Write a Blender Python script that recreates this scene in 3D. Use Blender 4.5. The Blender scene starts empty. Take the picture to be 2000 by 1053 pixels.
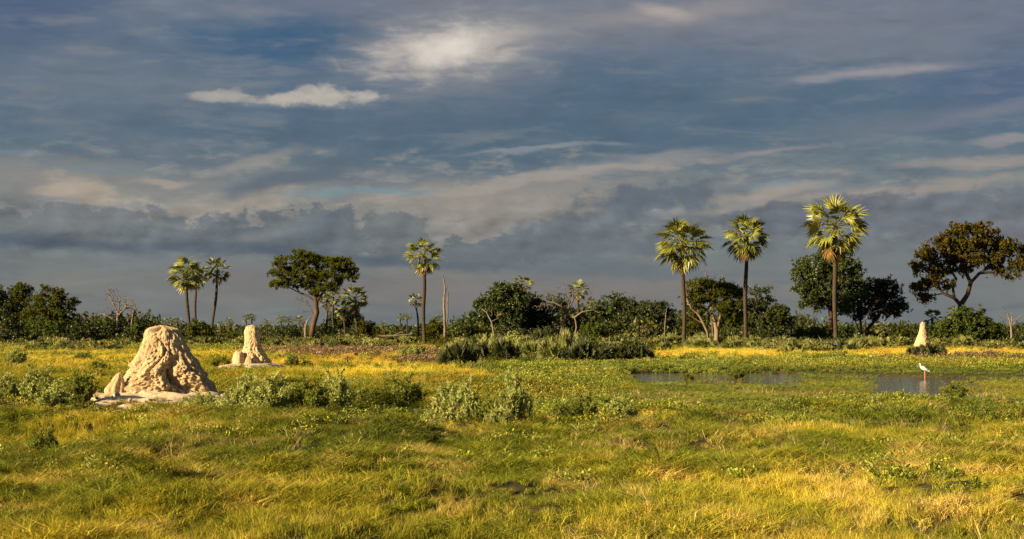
import bpy, math
import numpy as np
from mathutils import noise as mnoise, Vector

S = bpy.context.scene
COL = S.collection
F = 3600.0          # focal length in photograph pixels (2000 wide)
CAMH = 2.2
PITCH = math.atan((640 - 526.5) / F)

# ------------------------------------------------------------------ camera
cam = bpy.data.cameras.new('camera')
cam.sensor_width = 36
cam.lens = F / 2000 * 36
cam.clip_start = 0.1
cam.clip_end = 20000
cam_o = bpy.data.objects.new('camera', cam)
cam_o.location = (0, 0, CAMH)
cam_o.rotation_euler = (math.pi / 2 + PITCH, 0, 0)
COL.objects.link(cam_o)
S.camera = cam_o

# ------------------------------------------------------------------ light
SUN_EL = math.radians(20)
SUN_AZ = math.atan2(-0.87, -0.49)
sun = bpy.data.lights.new('sun', 'SUN')
sun.energy = 5.0
sun.color = (1.0, 0.77, 0.44)
sun.angle = math.radians(0.5)
sun_o = bpy.data.objects.new('sun', sun)
sd = Vector((math.sin(SUN_AZ) * math.cos(SUN_EL), math.cos(SUN_AZ) * math.cos(SUN_EL), math.sin(SUN_EL)))
sun_o.rotation_euler = sd.to_track_quat('Z', 'Y').to_euler()
sun_o.location = (-20, -20, 30)
COL.objects.link(sun_o)
S.view_settings.view_transform = 'Standard'
S.view_settings.look = 'None'
S.view_settings.gamma = 1
EXPO = 1.35
S.view_settings.exposure = EXPO
S.view_settings.use_curve_mapping = False
S.cycles.max_bounces = 5
S.cycles.diffuse_bounces = 2
S.cycles.transmission_bounces = 3
S.cycles.transparent_max_bounces = 4


def lin(c):
    return tuple(((v / 255) / 12.92 if v / 255 <= 0.04045 else ((v / 255 + 0.055) / 1.055) ** 2.4) for v in c)


class NT:
    def __init__(s, tree):
        s.t = tree
        s.n = tree.nodes
        s.l = tree.links

    def put(s, sock, v):
        if isinstance(v, bpy.types.NodeSocket):
            s.l.new(v, sock)
        elif v is not None:
            if hasattr(sock.default_value, '__len__') and not hasattr(v, '__len__'):
                v = (v,) * len(sock.default_value)
            if hasattr(v, '__len__') and hasattr(sock.default_value, '__len__') and len(sock.default_value) == 4 and len(v) == 3:
                v = (*v, 1)
            sock.default_value = v

    def m(s, op, a, b=None, c=None, clamp=False):
        n = s.n.new('ShaderNodeMath')
        n.operation = op
        n.use_clamp = clamp
        for i, v in enumerate((a, b, c)):
            if v is not None:
                s.put(n.inputs[i], v)
        return n.outputs[0]

    def vm(s, op, a, b=None):
        n = s.n.new('ShaderNodeVectorMath')
        n.operation = op
        s.put(n.inputs[0], a)
        if b is not None:
            s.put(n.inputs[1], b)
        return n.outputs['Value'] if op in ('LENGTH', 'DOT_PRODUCT') else n.outputs[0]

    def mapping(s, v, loc=(0, 0, 0), rot=(0, 0, 0), sc=(1, 1, 1), kind='POINT'):
        n = s.n.new('ShaderNodeMapping')
        n.vector_type = kind
        s.put(n.inputs['Vector'], v)
        n.inputs['Location'].default_value = loc
        n.inputs['Rotation'].default_value = rot
        n.inputs['Scale'].default_value = sc
        return n.outputs[0]

    def noise(s, v, scale=1, detail=4, rough=0.5, dist=0.0, color=False):
        n = s.n.new('ShaderNodeTexNoise')
        s.put(n.inputs['Vector'], v)
        n.inputs['Scale'].default_value = scale
        n.inputs['Detail'].default_value = detail
        n.inputs['Roughness'].default_value = rough
        n.inputs['Distortion'].default_value = dist
        return n.outputs[1 if color else 0]

    def rng(s, v, a, b, c=0.0, d=1.0, smooth=False):
        n = s.n.new('ShaderNodeMapRange')
        if smooth:
            n.interpolation_type = 'SMOOTHSTEP'
        s.put(n.inputs[0], v)
        for i, k in enumerate((a, b, c, d)):
            n.inputs[i + 1].default_value = k
        return n.outputs[0]

    def mix(s, f, a, b, mode='MIX'):
        n = s.n.new('ShaderNodeMix')
        n.data_type = 'RGBA'
        n.blend_type = mode
        s.put(n.inputs[0], f)
        s.put(n.inputs[6], a)
        s.put(n.inputs[7], b)
        return n.outputs[2]

    def ramp(s, f, stops):
        n = s.n.new('ShaderNodeValToRGB')
        e = n.color_ramp.elements
        while len(e) < len(stops):
            e.new(0.5)
        for el, (p, c) in zip(e, stops):
            el.position = p
            el.color = (*c, 1)
        s.put(n.inputs[0], f)
        return n.outputs[0]


# ------------------------------------------------------------------ sky
W = bpy.data.worlds.new('World')
S.world = W
W.use_nodes = True
W.cycles.sampling_method = 'MANUAL'
W.cycles.sample_map_resolution = 512
nt = NT(W.node_tree)
nt.n.clear()
wout = nt.n.new('ShaderNodeOutputWorld')
bg = nt.n.new('ShaderNodeBackground')
WS = 0.1
bg.inputs['Strength'].default_value = WS
nt.l.new(bg.outputs[0], wout.inputs[0])
sky = nt.n.new('ShaderNodeTexSky')
sky.sky_type = 'NISHITA'
sky.sun_disc = False
sky.sun_elevation = SUN_EL
sky.sun_rotation = SUN_AZ
tc = nt.n.new('ShaderNodeTexCoord')
D = tc.outputs['Generated']
sx = nt.n.new('ShaderNodeSeparateXYZ')
nt.put(sx.inputs[0], D)
az = nt.m('ARCTAN2', sx.outputs[0], sx.outputs[1])
el = nt.m('ARCSINE', sx.outputs[2])
U = nt.m('MULTIPLY_ADD', az, F, 1000.0)
V = nt.m('MULTIPLY_ADD', el, -F, 640.0)
dv = nt.mapping(D, sc=(1, 1, 3.2))
n1 = nt.noise(dv, 9, 6, 0.55, 0.4, color=True)       # broad warp
n2 = nt.noise(dv, 34, 6, 0.55, 0.2, color=True)      # fine warp
s1 = nt.n.new('ShaderNodeSeparateXYZ'); nt.put(s1.inputs[0], n1)
s2 = nt.n.new('ShaderNodeSeparateXYZ'); nt.put(s2.inputs[0], n2)
a1 = nt.m('SUBTRACT', s1.outputs[0], 0.5); b1 = nt.m('SUBTRACT', s1.outputs[1], 0.5)
a2 = nt.m('SUBTRACT', s2.outputs[0], 0.5); b2 = nt.m('SUBTRACT', s2.outputs[1], 0.5)
Uw = nt.m('ADD', nt.m('MULTIPLY_ADD', a1, 170, U), nt.m('MULTIPLY', a2, 60))
Vw = nt.m('ADD', nt.m('MULTIPLY_ADD', b1, 60, V), nt.m('MULTIPLY', b2, 30))
cv = nt.n.new('ShaderNodeCombineXYZ')
nt.put(cv.inputs[0], Uw); nt.put(cv.inputs[1], Vw)
UVW = cv.outputs[0]
cv2 = nt.n.new('ShaderNodeCombineXYZ')
nt.put(cv2.inputs[0], nt.m('MULTIPLY_ADD', a2, 50, U)); nt.put(cv2.inputs[1], nt.m('MULTIPLY_ADD', b2, 22, V))
UV2 = cv2.outputs[0]
puff = nt.noise(nt.mapping(D, sc=(1, 1, 1.5)), 60, 7, 0.6, 0.0)
wisp = nt.noise(nt.mapping(D, rot=(0.0, 0.10, 0.0), sc=(1, 1, 5)), 24, 8, 0.56, 0.35)
broad = nt.noise(nt.mapping(D, rot=(0.0, 0.1, 0.0), sc=(1, 1, 4)), 8, 6, 0.52, 0.2)
# relief of the clouds: the same noise a little towards the sun's side
pA = nt.noise(nt.mapping(D, sc=(1, 1, 2.0)), 34, 6, 0.52, 0.1)
pB = nt.noise(nt.mapping(D, loc=(0.0055, 0.0, -0.006), sc=(1, 1, 2.0)), 34, 6, 0.52, 0.1)
relief = nt.m('SUBTRACT', pA, pB)


def C(r, g, b):
    return tuple(v / WS / 2 ** EXPO for v in lin((r, g, b)))


vr = nt.m('DIVIDE', nt.m('ADD', nt.m('MULTIPLY_ADD', b1, 60, V), 200), 900, clamp=True)
stops = [(-200, (88, 104, 126)), (0, (95, 111, 136)), (90, (88, 107, 131)), (200, (85, 106, 127)), (270, (86, 107, 124)),
         (330, (105, 117, 125)), (390, (120, 125, 128)), (440, (114, 119, 122)), (490, (107, 117, 121)), (560, (124, 125, 122)),
         (640, (114, 121, 123)), (700, (90, 100, 108))]
col = nt.ramp(vr, [((v + 200) / 900, C(*c)) for v, c in stops])
nish = nt.mix(1.0, sky.outputs[0], (0.25, 0.26, 0.29), 'MULTIPLY')
col = nt.mix(0.12, col, nish)


def blob(col, cx, cy, rx, ry, ang, rgb, k=0.5, soft=0.5, st=1.0, uv=None, nz=None):
    e = nt.vm('LENGTH', nt.mapping(uv or UVW, loc=(cx, cy, 0), rot=(0, 0, math.radians(ang)), sc=(rx, ry, 1e6), kind='TEXTURE'))
    e = nt.m('ADD', e, nt.m('MULTIPLY', nt.m('SUBTRACT', nz or wisp, 0.5), k))
    f = nt.rng(e, 1 + soft, 1 - soft, 0, st, True)
    return nt.mix(f, col, C(*rgb))


# deep-blue holes, purplish veils
col = blob(col, 600, 85, 230, 70, 0, (62, 96, 127), 0.8, 0.7, 0.85)
col = blob(col, 60, 40, 170, 80, 0, (80, 98, 126), 0.6, 0.8, 0.8)
col = blob(col, 200, 170, 200, 70, 0, (112, 122, 133), 0.8, 0.9, 0.7)
col = blob(col, 1950, 170, 150, 90, 0, (82, 101, 133), 0.6, 0.9, 0.7)
col = blob(col, 1650, 60, 420, 70, 0, (120, 125, 137), 1.0, 0.9, 0.8)
col = blob(col, 1150, 40, 300, 50, 0, (126, 128, 136), 1.2, 0.9, 0.75)
col = blob(col, 700, 20, 260, 26, 0, (122, 126, 138), 0.8, 0.9, 0.6)
col = blob(col, 1200, 230, 520, 75, -3, (80, 102, 122), 0.8, 0.8, 0.6)
col = blob(col, 1000, 300, 260, 26, -2, (76, 103, 121), 0.8, 0.7, 0.7)
col = blob(col, 450, 265, 330, 40, 2, (85, 105, 124), 0.8, 0.9, 0.5)
# wispy texture over the whole sheet
col = nt.mix(nt.rng(wisp, 0.5, 0.72, 0, 0.34, True), col, C(142, 142, 143))
col = nt.mix(nt.rng(wisp, 0.48, 0.28, 0, 0.34, True), col, C(76, 94, 110))
col = nt.mix(nt.rng(broad, 0.50, 0.72, 0, 0.42, True), col, C(126, 131, 137))
col = nt.mix(nt.rng(broad, 0.48, 0.30, 0, 0.25, True), col, C(80, 98, 116))
mack = nt.noise(nt.mapping(D, rot=(0.0, 0.06, 0.0), sc=(1, 1, 3.4)), 46, 7, 0.6, 0.25)
midb = nt.m('MULTIPLY', nt.rng(V, 250, 320, 0.15, 1, True), nt.rng(V, 500, 420, 0, 1, True))
col = nt.mix(nt.m('MULTIPLY', nt.rng(mack, 0.50, 0.68, 0, 0.6, True), midb), col, C(152, 148, 142))
col = nt.mix(nt.m('MULTIPLY', nt.rng(mack, 0.50, 0.34, 0, 0.45, True), midb), col, C(88, 103, 116))
# pale warm middle band
col = blob(col, 150, 360, 330, 34, 3, (140, 138, 134), 3.0, 0.7, 0.7, None, mack)
col = blob(col, 170, 378, 75, 22, 8, (176, 163, 148), 3.0, 0.7, 0.85, None, mack)
col = blob(col, 440, 400, 170, 20, -4, (166, 157, 144), 3.0, 0.7, 0.85, None, mack)
col = blob(col, 310, 357, 50, 7, 0, (164, 155, 146), 1.2, 0.6, 0.8)
col = blob(col, 480, 320, 80, 10, -12, (150, 147, 142), 1.2, 0.7, 0.7)
col = blob(col, 900, 395, 210, 34, -4, (152, 145, 136), 3.0, 0.7, 0.85, None, mack)
col = blob(col, 1080, 348, 260, 13, -8, (164, 156, 148), 3.0, 0.7, 0.8, None, mack)
col = blob(col, 1290, 300, 90, 12, -6, (146, 144, 144), 1.8, 0.7, 0.7)
col = blob(col, 1050, 287, 130, 5, -3, (140, 146, 152), 1.6, 0.7, 0.7)
col = blob(col, 1500, 300, 100, 5, -3, (146, 143, 144), 1.6, 0.7, 0.7)
col = blob(col, 1000, 430, 260, 44, -10, (148, 143, 136), 3.0, 0.7, 0.75, None, mack)
# small blue gaps
col = blob(col, 210, 336, 110, 5, 4, (112, 132, 144), 2.2, 0.8, 0.5)
col = blob(col, 40, 310, 60, 6, 2, (112, 134, 148), 2.2, 0.8, 0.5)
col = blob(col, 700, 381, 110, 9, -2, (118, 145, 152), 1.8, 0.6, 0.75)
col = blob(col, 1545, 366, 80, 9, 0, (132, 150, 156), 1.6, 0.6, 0.75)
col = blob(col, 560, 355, 150, 17, -16, (92, 105, 118), 1.2, 0.7, 0.7)
# streaks on the right
col = blob(col, 1700, 383, 290, 11, -5, (158, 150, 142), 3.0, 0.7, 0.8, None, mack)
col = blob(col, 1500, 378, 110, 11, -8, (160, 150, 140), 1.0, 0.6, 0.8)
col = blob(col, 1900, 328, 120, 9, 2, (154, 147, 142), 3.0, 0.7, 0.85, None, mack)
col = blob(col, 1920, 235, 190, 13, -9, (120, 124, 138), 1.4, 0.8, 0.7)
col = blob(col, 1960, 287, 70, 8, -4, (146, 143, 146), 1.2, 0.6, 0.8)
col = blob(col, 1700, 255, 170, 16, -8, (106, 116, 130), 1.2, 0.8, 0.6)
# low cumulus bank on the left and centre
bil = nt.m('ADD', nt.m('MULTIPLY', puff, 0.75), nt.m('MULTIPLY', wisp, 0.25))
for cx, cy, rx, ry in ((130, 446, 250, 36), (430, 458, 190, 34), (550, 438, 66, 34), (640, 432, 72, 36), (765, 450, 94, 44), (985, 484, 170, 24)):
    col = blob(col, cx, cy, rx, ry, 0, (146, 142, 136), 4.5, 0.16, 0.6, UV2, bil)
for cx, cy, rx, ry, c in ((130, 455, 260, 38, (112, 118, 122)), (420, 468, 190, 34, (110, 117, 121)), (555, 447, 62, 34, (106, 115, 121)),
                          (640, 440, 70, 36, (98, 109, 118)), (560, 470, 260, 30, (104, 112, 118)), (770, 458, 92, 44, (108, 115, 119)), (985, 490, 170, 26, (104, 112, 119))):
    col = blob(col, cx, cy, rx, ry, 0, c, 4.5, 0.14, 0.85, UV2, bil)
col = blob(col, 520, 455, 110, 14, -20, (122, 126, 126), 1.8, 0.6, 0.55, UV2, bil)
col = blob(col, 760, 435, 70, 14, 20, (122, 126, 126), 1.8, 0.6, 0.5, UV2, bil)
col = blob(col, 200, 430, 130, 10, 5, (124, 127, 128), 1.8, 0.6, 0.5, UV2, bil)
col = blob(col, 350, 487, 480, 15, 3, (88, 99, 111), 0.8, 0.7, 0.7)
col = blob(col, 30, 475, 170, 12, 0, (84, 95, 107), 0.8, 0.7, 0.7)
col = blob(col, 740, 508, 200, 9, 2, (86, 99, 112), 0.8, 0.7, 0.6)
for cx, cy, rx, ry, an, c in ((1180, 420, 190, 34, -14, (104, 113, 121)), (1290, 395, 110, 30, -6, (100, 110, 120)), (1085, 468, 180, 22, -8, (106, 114, 120)), (1180, 480, 200, 22, 0, (108, 115, 121))):
    col = blob(col, cx, cy, rx, ry, an, c, 4.5, 0.4, 0.8, UV2, bil)
for cx, cy, rx, ry, an, c in ((1560, 425, 130, 32, -8, (104, 110, 120)), (1800, 425, 330, 40, -3, (108, 114, 122)), (1980, 455, 100, 30, 0, (116, 119, 126))):
    col = blob(col, cx, cy, rx, ry, an, c, 3.0, 0.2, 0.85, UV2, bil)
# dusty warm veils above the horizon
col = blob(col, 1000, 570, 420, 34, 0, (126, 120, 119), 0.7, 0.9, 0.7)
col = blob(col, 460, 560, 200, 30, 0, (118, 117, 118), 0.7, 0.9, 0.6)
col = blob(col, 1250, 530, 300, 12, 2, (96, 110, 120), 0.8, 0.8, 0.5)
col = blob(col, 1840, 530, 300, 60, 2, (114, 120, 124), 0.6, 0.9, 0.6)
# bright sunlit clouds
col = blob(col, 895, 105, 180, 70, -4, (134, 135, 140), 2.5, 0.9, 0.7)
col = blob(col, 895, 90, 150, 50, -6, (160, 158, 158), 2.4, 0.95, 0.85, UV2, mack)
col = blob(col, 862, 100, 105, 36, -8, (190, 182, 173), 3.2, 0.8, 0.8, UV2, mack)
col = blob(col, 888, 88, 70, 22, -14, (228, 218, 206), 3.4, 0.9, 0.85, UV2, bil)
col = blob(col, 985, 70, 60, 14, -10, (168, 163, 160), 2.6, 0.8, 0.6, UV2, bil)
col = blob(col, 1330, 28, 150, 18, -3, (150, 145, 146), 1.6, 0.8, 0.8)
col = blob(col, 1295, 18, 45, 13, 15, (176, 166, 160), 1.4, 0.8, 0.8)
col = blob(col, 1710, 152, 150, 9, -3, (156, 152, 154), 2.4, 0.8, 0.8, UV2)
col = blob(col, 560, 196, 190, 10, 0, (134, 137, 142), 1.2, 0.9, 0.7)
for cx, cy, rx, ry, st in ((640, 196, 100, 11, 0.75), (575, 193, 30, 11, 0.7), (610, 186, 30, 14, 0.75), (645, 181, 26, 14, 0.75), (680, 186, 28, 11, 0.7), (715, 187, 24, 8, 0.6)):
    col = blob(col, cx, cy, rx, ry, 0, (186, 179, 168), 5.0, 0.5, st, UV2, bil)
for cx, cy, rx, ry, st in ((440, 198, 56, 8, 0.6), (447, 190, 26, 11, 0.7), (415, 196, 24, 8, 0.5)):
    col = blob(col, cx, cy, rx, ry, 0, (172, 167, 161), 5.0, 0.6, st, UV2, bil)
rmask = nt.m('ADD', nt.m('MULTIPLY', nt.rng(V, 360, 420, 0, 1, True), nt.rng(V, 520, 480, 0, 1, True)), 0.22)
shade = nt.m('ADD', 1.0, nt.m('MULTIPLY', nt.m('MULTIPLY', relief, 1.0), rmask))
shade = nt.m('MAXIMUM', shade, 0.6)
cs = nt.n.new('ShaderNodeCombineXYZ')
for q_ in range(3):
    nt.put(cs.inputs[q_], shade)
col = nt.mix(1.0, col, cs.outputs[0], 'MULTIPLY')
nt.put(bg.inputs['Color'], col)


# ------------------------------------------------------------------ helpers
def P(px, py, d):
    """the point at distance d (metres along +Y) that the photograph shows at pixel px, py"""
    cp, sp = math.cos(PITCH), math.sin(PITCH)
    u = 526.5 - py
    y = F * cp - u * sp
    z = F * sp + u * cp
    k = d / y
    return np.array([(px - 1000) * k, d, CAMH + z * k])


def toD(py, z=0.0):
    return F * (CAMH - z) / max(py - 640.0, 1.0)


def pix(x, y):
    """photograph pixel of a ground point"""
    return 1000 + x / y * F, 640 + F * CAMH / y


def sm(a, b, v):
    t = np.clip((v - a) / (b - a), 0, 1)
    return t * t * (3 - 2 * t)


def vnoise(x, y, seed=0):
    """cheap smooth value noise, numpy arrays, range 0..1"""
    x = np.asarray(x, float); y = np.asarray(y, float)
    xi = np.floor(x); yi = np.floor(y)
    fx = x - xi; fy = y - yi
    fx = fx * fx * (3 - 2 * fx); fy = fy * fy * (3 - 2 * fy)

    def h(a, b):
        v = np.sin(a * 127.1 + b * 311.7 + seed * 74.7) * 43758.5453
        return v - np.floor(v)
    return (h(xi, yi) * (1 - fx) + h(xi + 1, yi) * fx) * (1 - fy) + (h(xi, yi + 1) * (1 - fx) + h(xi + 1, yi + 1) * fx) * fy


def fbm(x, y, seed=0, o=3):
    t = 0; a = 1; s = 0
    for i in range(o):
        t = t + a * vnoise(x * 2 ** i, y * 2 ** i, seed + i * 9); s += a; a *= 0.5
    return t / s


WATER = -0.10


def pond(x, y):
    """1 inside the pond, 0 outside"""
    y = np.maximum(y, 1.0)
    px, py = 1000 + x / y * F, 640 + F * (CAMH - WATER) / y
    wob = (vnoise(x * 0.6, y * 0.25, 5) - 0.5) * 6
    front = np.interp(px, [1190, 1260, 1400, 1560, 1640, 1700, 1860, 1900, 1950, 2200, 2600], [733, 751, 758, 758, 767, 780, 782, 780, 772, 762, 755])
    back = np.interp(px, [1190, 1260, 1500, 1690, 1800, 2000, 2600], [729, 728, 729, 734, 736, 738, 742])
    return sm(back - 1.0 + wob * 0.2, back + 2.0 + wob * 0.2, py) * sm(front + 3 + wob, front - 3 + wob, py) * sm(1195, 1270, px) * sm(2700, 2500, px)


def apron(x, y, c, r):
    q = np.sqrt(((x - c[0]) / r[0]) ** 2 + ((y - c[1]) / r[1]) ** 2)
    return q + (vnoise(x * 1.3, y * 0.8, 3) - 0.5) * 0.35 + (vnoise(x * 3.7, y * 2.2, 13) - 0.5) * 0.22


A1C, A1R = (-10.0, 53.0), (2.75, 5.3)
A1C = (P(312, 700, 53)[0], 53.0)
A2C, A2R = (P(492, 700, 104)[0], 104.0), (1.75, 6.0)
BARE = [(P(1975, 868, 34.6)[0], 34.9, 0.75, 1.0), (P(30, 812, 45.5)[0], 45.5, 0.9, 0.9), (P(230, 812, 45.6)[0], 46.6, 1.4, 0.8)]


def hz(x, y):
    """ground height"""
    x = np.asarray(x, float); y = np.asarray(y, float)
    b = (fbm(x * 0.22, y * 0.22, 1) - 0.5) * 0.62 + (fbm(x * 0.8, y * 0.6, 2, 2) - 0.5) * 0.34 * sm(90, 50, y)
    b = b * sm(330, 120, y)
    yy = np.maximum(y, 1.0)
    px, py = 1000 + x / yy * F, 640 + F * CAMH / yy
    near = sm(1050, 1250, px) * sm(704, 716, py) * sm(805, 775, py) * (y > 1)
    b = b + 0.30 * np.abs(fbm(x * 0.42 + 7, y * 0.30, 6, 2) - 0.5) * sm(70, 45, y) * 2 - 0.08
    b = b * (1 - near) + near * 0.0
    p = pond(x, y)
    b = b * (1 - p) - 0.6 * p
    b = b + 0.02
    q = apron(x, y, A1C, A1R)
    b = b * sm(0.9, 1.25, q) + 0.55 * np.clip((1.12 - q) / 1.12, 0, 0.72)
    q = apron(x, y, A2C, A2R)
    b = b * sm(0.9, 1.25, q) + 0.16 * sm(1.05, 0.5, q)
    return b


class G:
    """collects vertices and faces as numpy blocks"""
    def __init__(s):
        s.v = []; s.q = []; s.t = []; s.r = []; s.n = 0

    def add(s, v, q=None, t=None, r=0.5):
        v = np.asarray(v, float).reshape(-1, 3)
        if q is not None and len(q):
            s.q.append(np.asarray(q, int) + s.n)
        if t is not None and len(t):
            s.t.append(np.asarray(t, int) + s.n)
        s.v.append(v)
        s.r.append(np.broadcast_to(np.asarray(r, float), (len(v),)))
        s.n += len(v)

    def mesh(s, name, mat, smooth=False):
        me = bpy.data.meshes.new(name)
        v = np.concatenate(s.v); r = np.concatenate(s.r)
        q = np.concatenate(s.q) if s.q else np.zeros((0, 4), int)
        t = np.concatenate(s.t) if s.t else np.zeros((0, 3), int)
        me.vertices.add(len(v)); me.vertices.foreach_set('co', v.ravel())
        nl = q.size + t.size
        me.loops.add(nl); me.loops.foreach_set('vertex_index', np.concatenate([q.ravel(), t.ravel()]))
        me.polygons.add(len(q) + len(t))
        ls = np.concatenate([np.arange(len(q)) * 4, q.size + np.arange(len(t)) * 3])
        me.polygons.foreach_set('loop_start', ls)
        me.update(calc_edges=True)
        me.polygons.foreach_set('use_smooth', np.full(len(q) + len(t), bool(smooth)))
        a = me.attributes.new('rnd', 'FLOAT', 'POINT'); a.data.foreach_set('value', r)
        me.materials.append(mat)
        return me

    def obj(s, name, mat, parent=None, smooth=False):
        o = bpy.data.objects.new(name, s.mesh(name, mat, smooth))
        COL.objects.link(o)
        if parent:
            o.parent = parent
        return o


def tag(o, label=None, cat=None, group=None, kind=None):
    if label: o['label'] = label
    if cat: o['category'] = cat
    if group: o['group'] = group
    if kind: o['kind'] = kind
    return o


def empty(name, loc, label, cat, group=None):
    o = bpy.data.objects.new(name, None)
    o.location = [float(v) for v in loc]
    o.empty_display_size = 0.3
    COL.objects.link(o)
    return tag(o, label, cat, group)


def link_mesh(name, me, parent=None):
    o = bpy.data.objects.new(name, me)
    COL.objects.link(o)
    if parent: o.parent = parent
    return o


def tube(g, pts, rad, n=6, r=0.5, cap=True):
    pts = np.asarray(pts, float); rad = np.asarray(rad, float)
    d = np.gradient(pts, axis=0)
    d /= np.linalg.norm(d, axis=1)[:, None] + 1e-9
    ref = np.array([0.31, 0.87, 0.12]) if abs(d[0, 2]) > 0.6 else np.array([0.1, 0.15, 1.0])
    a = np.cross(d, ref); a /= np.linalg.norm(a, axis=1)[:, None] + 1e-9
    b = np.cross(d, a)
    th = np.arange(n) / n * 2 * np.pi
    v = pts[:, None] + rad[:, None, None] * (np.cos(th)[None, :, None] * a[:, None] + np.sin(th)[None, :, None] * b[:, None])
    m = len(pts)
    i = np.arange(m - 1)[:, None] * n; j = np.arange(n)[None]; k = (j + 1) % n
    q = np.stack([i + j, i + k, i + n + k, i + n + j], -1).reshape(-1, 4)
    g.add(v.reshape(-1, 3), q, r=r)
    if cap:
        g.t.append(np.array([[g.n - 1, g.n - 1 - x, g.n - 2 - x] for x in range(1, n - 1)]))


def leaves(g, c, size, rng, asp=0.5, up=0.3, dirs=None, jit=1.0):
    """diamond leaves at centres c"""
    n = len(c)
    d = rng.normal(size=(n, 3)) * jit
    if dirs is not None: d = d + dirs
    d /= np.linalg.norm(d, axis=1)[:, None] + 1e-9
    w = np.cross(d, rng.normal(size=(n, 3)) + np.array([0, 0, up * 3]))
    w /= np.linalg.norm(w, axis=1)[:, None] + 1e-9
    L = (size * rng.uniform(0.6, 1.3, n))[:, None]
    v = np.stack([c - d * L * 0.5, c + w * L * asp * 0.5 - d * L * 0.05, c + d * L * 0.5, c - w * L * asp * 0.5 - d * L * 0.05], 1).reshape(-1, 3)
    g.add(v, np.arange(4 * n).reshape(-1, 4), r=np.repeat(rng.random(n), 4))


# ------------------------------------------------------------------ materials
def mat(name):
    m = bpy.data.materials.new(name)
    m.use_nodes = True
    m.node_tree.nodes.clear()
    t = NT(m.node_tree)
    out = t.n.new('ShaderNodeOutputMaterial')
    return m, t, out


def attr(t, name, kind='GEOMETRY'):
    n = t.n.new('ShaderNodeAttribute')
    n.attribute_name = name
    n.attribute_type = kind
    return n


def leafy(name, c1, c2, trans=0.3, scale=0.6, gloss=0.0, tint=False, c3=None, rough=0.5):
    """foliage: two colours mixed by noise and by leaf, part of the light passes through"""
    m, t, out = mat(name)
    geo = t.n.new('ShaderNodeNewGeometry')
    r = attr(t, 'rnd').outputs['Fac']
    if tint:
        base = attr(t, 'tint', 'INSTANCER').outputs['Color']
        col = t.mix(t.rng(r, 0, 1, 0, 1), t.mix(1, base, (0.30, 0.38, 0.30), 'MULTIPLY'), t.mix(1, base, (1.75, 1.62, 1.6), 'MULTIPLY'))
    else:
        nz = t.noise(geo.outputs['Position'], scale, 3, 0.6)
        f = t.m('ADD', t.m('MULTIPLY', t.rng(nz, 0.3, 0.7), 0.55), t.m('MULTIPLY', r, 0.45))
        col = t.mix(f, c1, c2)
        if c3:
            col = t.mix(t.rng(r, 0.74, 0.8), col, c3)
    d = t.n.new('ShaderNodeBsdfDiffuse'); t.put(d.inputs[0], col)
    tr = t.n.new('ShaderNodeBsdfTranslucent')
    t.put(tr.inputs[0], t.mix(1, col, (1.25, 1.2, 0.55), 'MULTIPLY'))
    mx = t.n.new('ShaderNodeMixShader'); mx.inputs[0].default_value = trans
    t.l.new(d.outputs[0], mx.inputs[1]); t.l.new(tr.outputs[0], mx.inputs[2])
    res = mx.outputs[0]
    if gloss > 0:
        gl = t.n.new('ShaderNodeBsdfGlossy'); gl.inputs['Roughness'].default_value = rough
        gl.inputs[0].default_value = (0.9, 0.9, 0.9, 1)
        m2 = t.n.new('ShaderNodeMixShader'); m2.inputs[0].default_value = gloss
        t.l.new(res, m2.inputs[1]); t.l.new(gl.outputs[0], m2.inputs[2])
        res = m2.outputs[0]
    t.l.new(res, out.inputs[0])
    return m


def solid(name, c1, c2, scale=4.0, rough=0.85, bump=0.0, bscale=20, stretch=(1, 1, 1), bdist=0.02):
    m, t, out = mat(name)
    geo = t.n.new('ShaderNodeNewGeometry')
    pos = t.mapping(geo.outputs['Position'], sc=stretch)
    nz = t.noise(pos, scale, 6, 0.6)
    p = t.n.new('ShaderNodeBsdfPrincipled')
    t.put(p.inputs['Base Color'], t.mix(t.rng(nz, 0.32, 0.68), c1, c2))
    p.inputs['Roughness'].default_value = rough
    p.inputs['Specular IOR Level'].default_value = 0.2
    if bump:
        b = t.n.new('ShaderNodeBump')
        b.inputs['Strength'].default_value = bump
        b.inputs['Distance'].default_value = bdist
        t.put(b.inputs['Height'], t.noise(pos, bscale, 6, 0.65))
        t.l.new(b.outputs[0], p.inputs['Normal'])
    t.l.new(p.outputs[0], out.inputs[0])
    return m


M = {}
M['grass'] = leafy('grass blades', 0, 0, 0.27, tint=True)
M['forb'] = leafy('green herb leaves', 0, 0, 0.3, tint=True, gloss=0.03)
M['scrub'] = leafy('palm scrub leaves', 0, 0, 0.2, tint=True, gloss=0.02)
M['palm'] = leafy('palm frond', (0.06, 0.08, 0.010), (0.30, 0.30, 0.05), 0.08, 0.9, gloss=0.04, rough=0.42)
M['palm_far'] = leafy('grey green palm frond', (0.085, 0.105, 0.025), (0.21, 0.23, 0.065), 0.2, 0.5, gloss=0.06)
M['palm_dead'] = leafy('dead palm frond', (0.20, 0.115, 0.04), (0.32, 0.20, 0.075), 0.15, 1.0)
M['palm_trunk'] = solid('palm bark', (0.035, 0.026, 0.019), (0.075, 0.054, 0.037), 3, 0.9, 0.4, 6, (1, 1, 3), 0.05)
M['acacia'] = leafy('fine acacia leaves', (0.055, 0.068, 0.010), (0.135, 0.145, 0.02), 0.3, 0.5)
M['green'] = leafy('broad green leaves', (0.036, 0.054, 0.010), (0.085, 0.115, 0.02), 0.25, 0.5, gloss=0.03)
M['dark'] = leafy('dark evergreen leaves', (0.024, 0.034, 0.008), (0.06, 0.074, 0.014), 0.2, 0.5, gloss=0.03)
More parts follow.
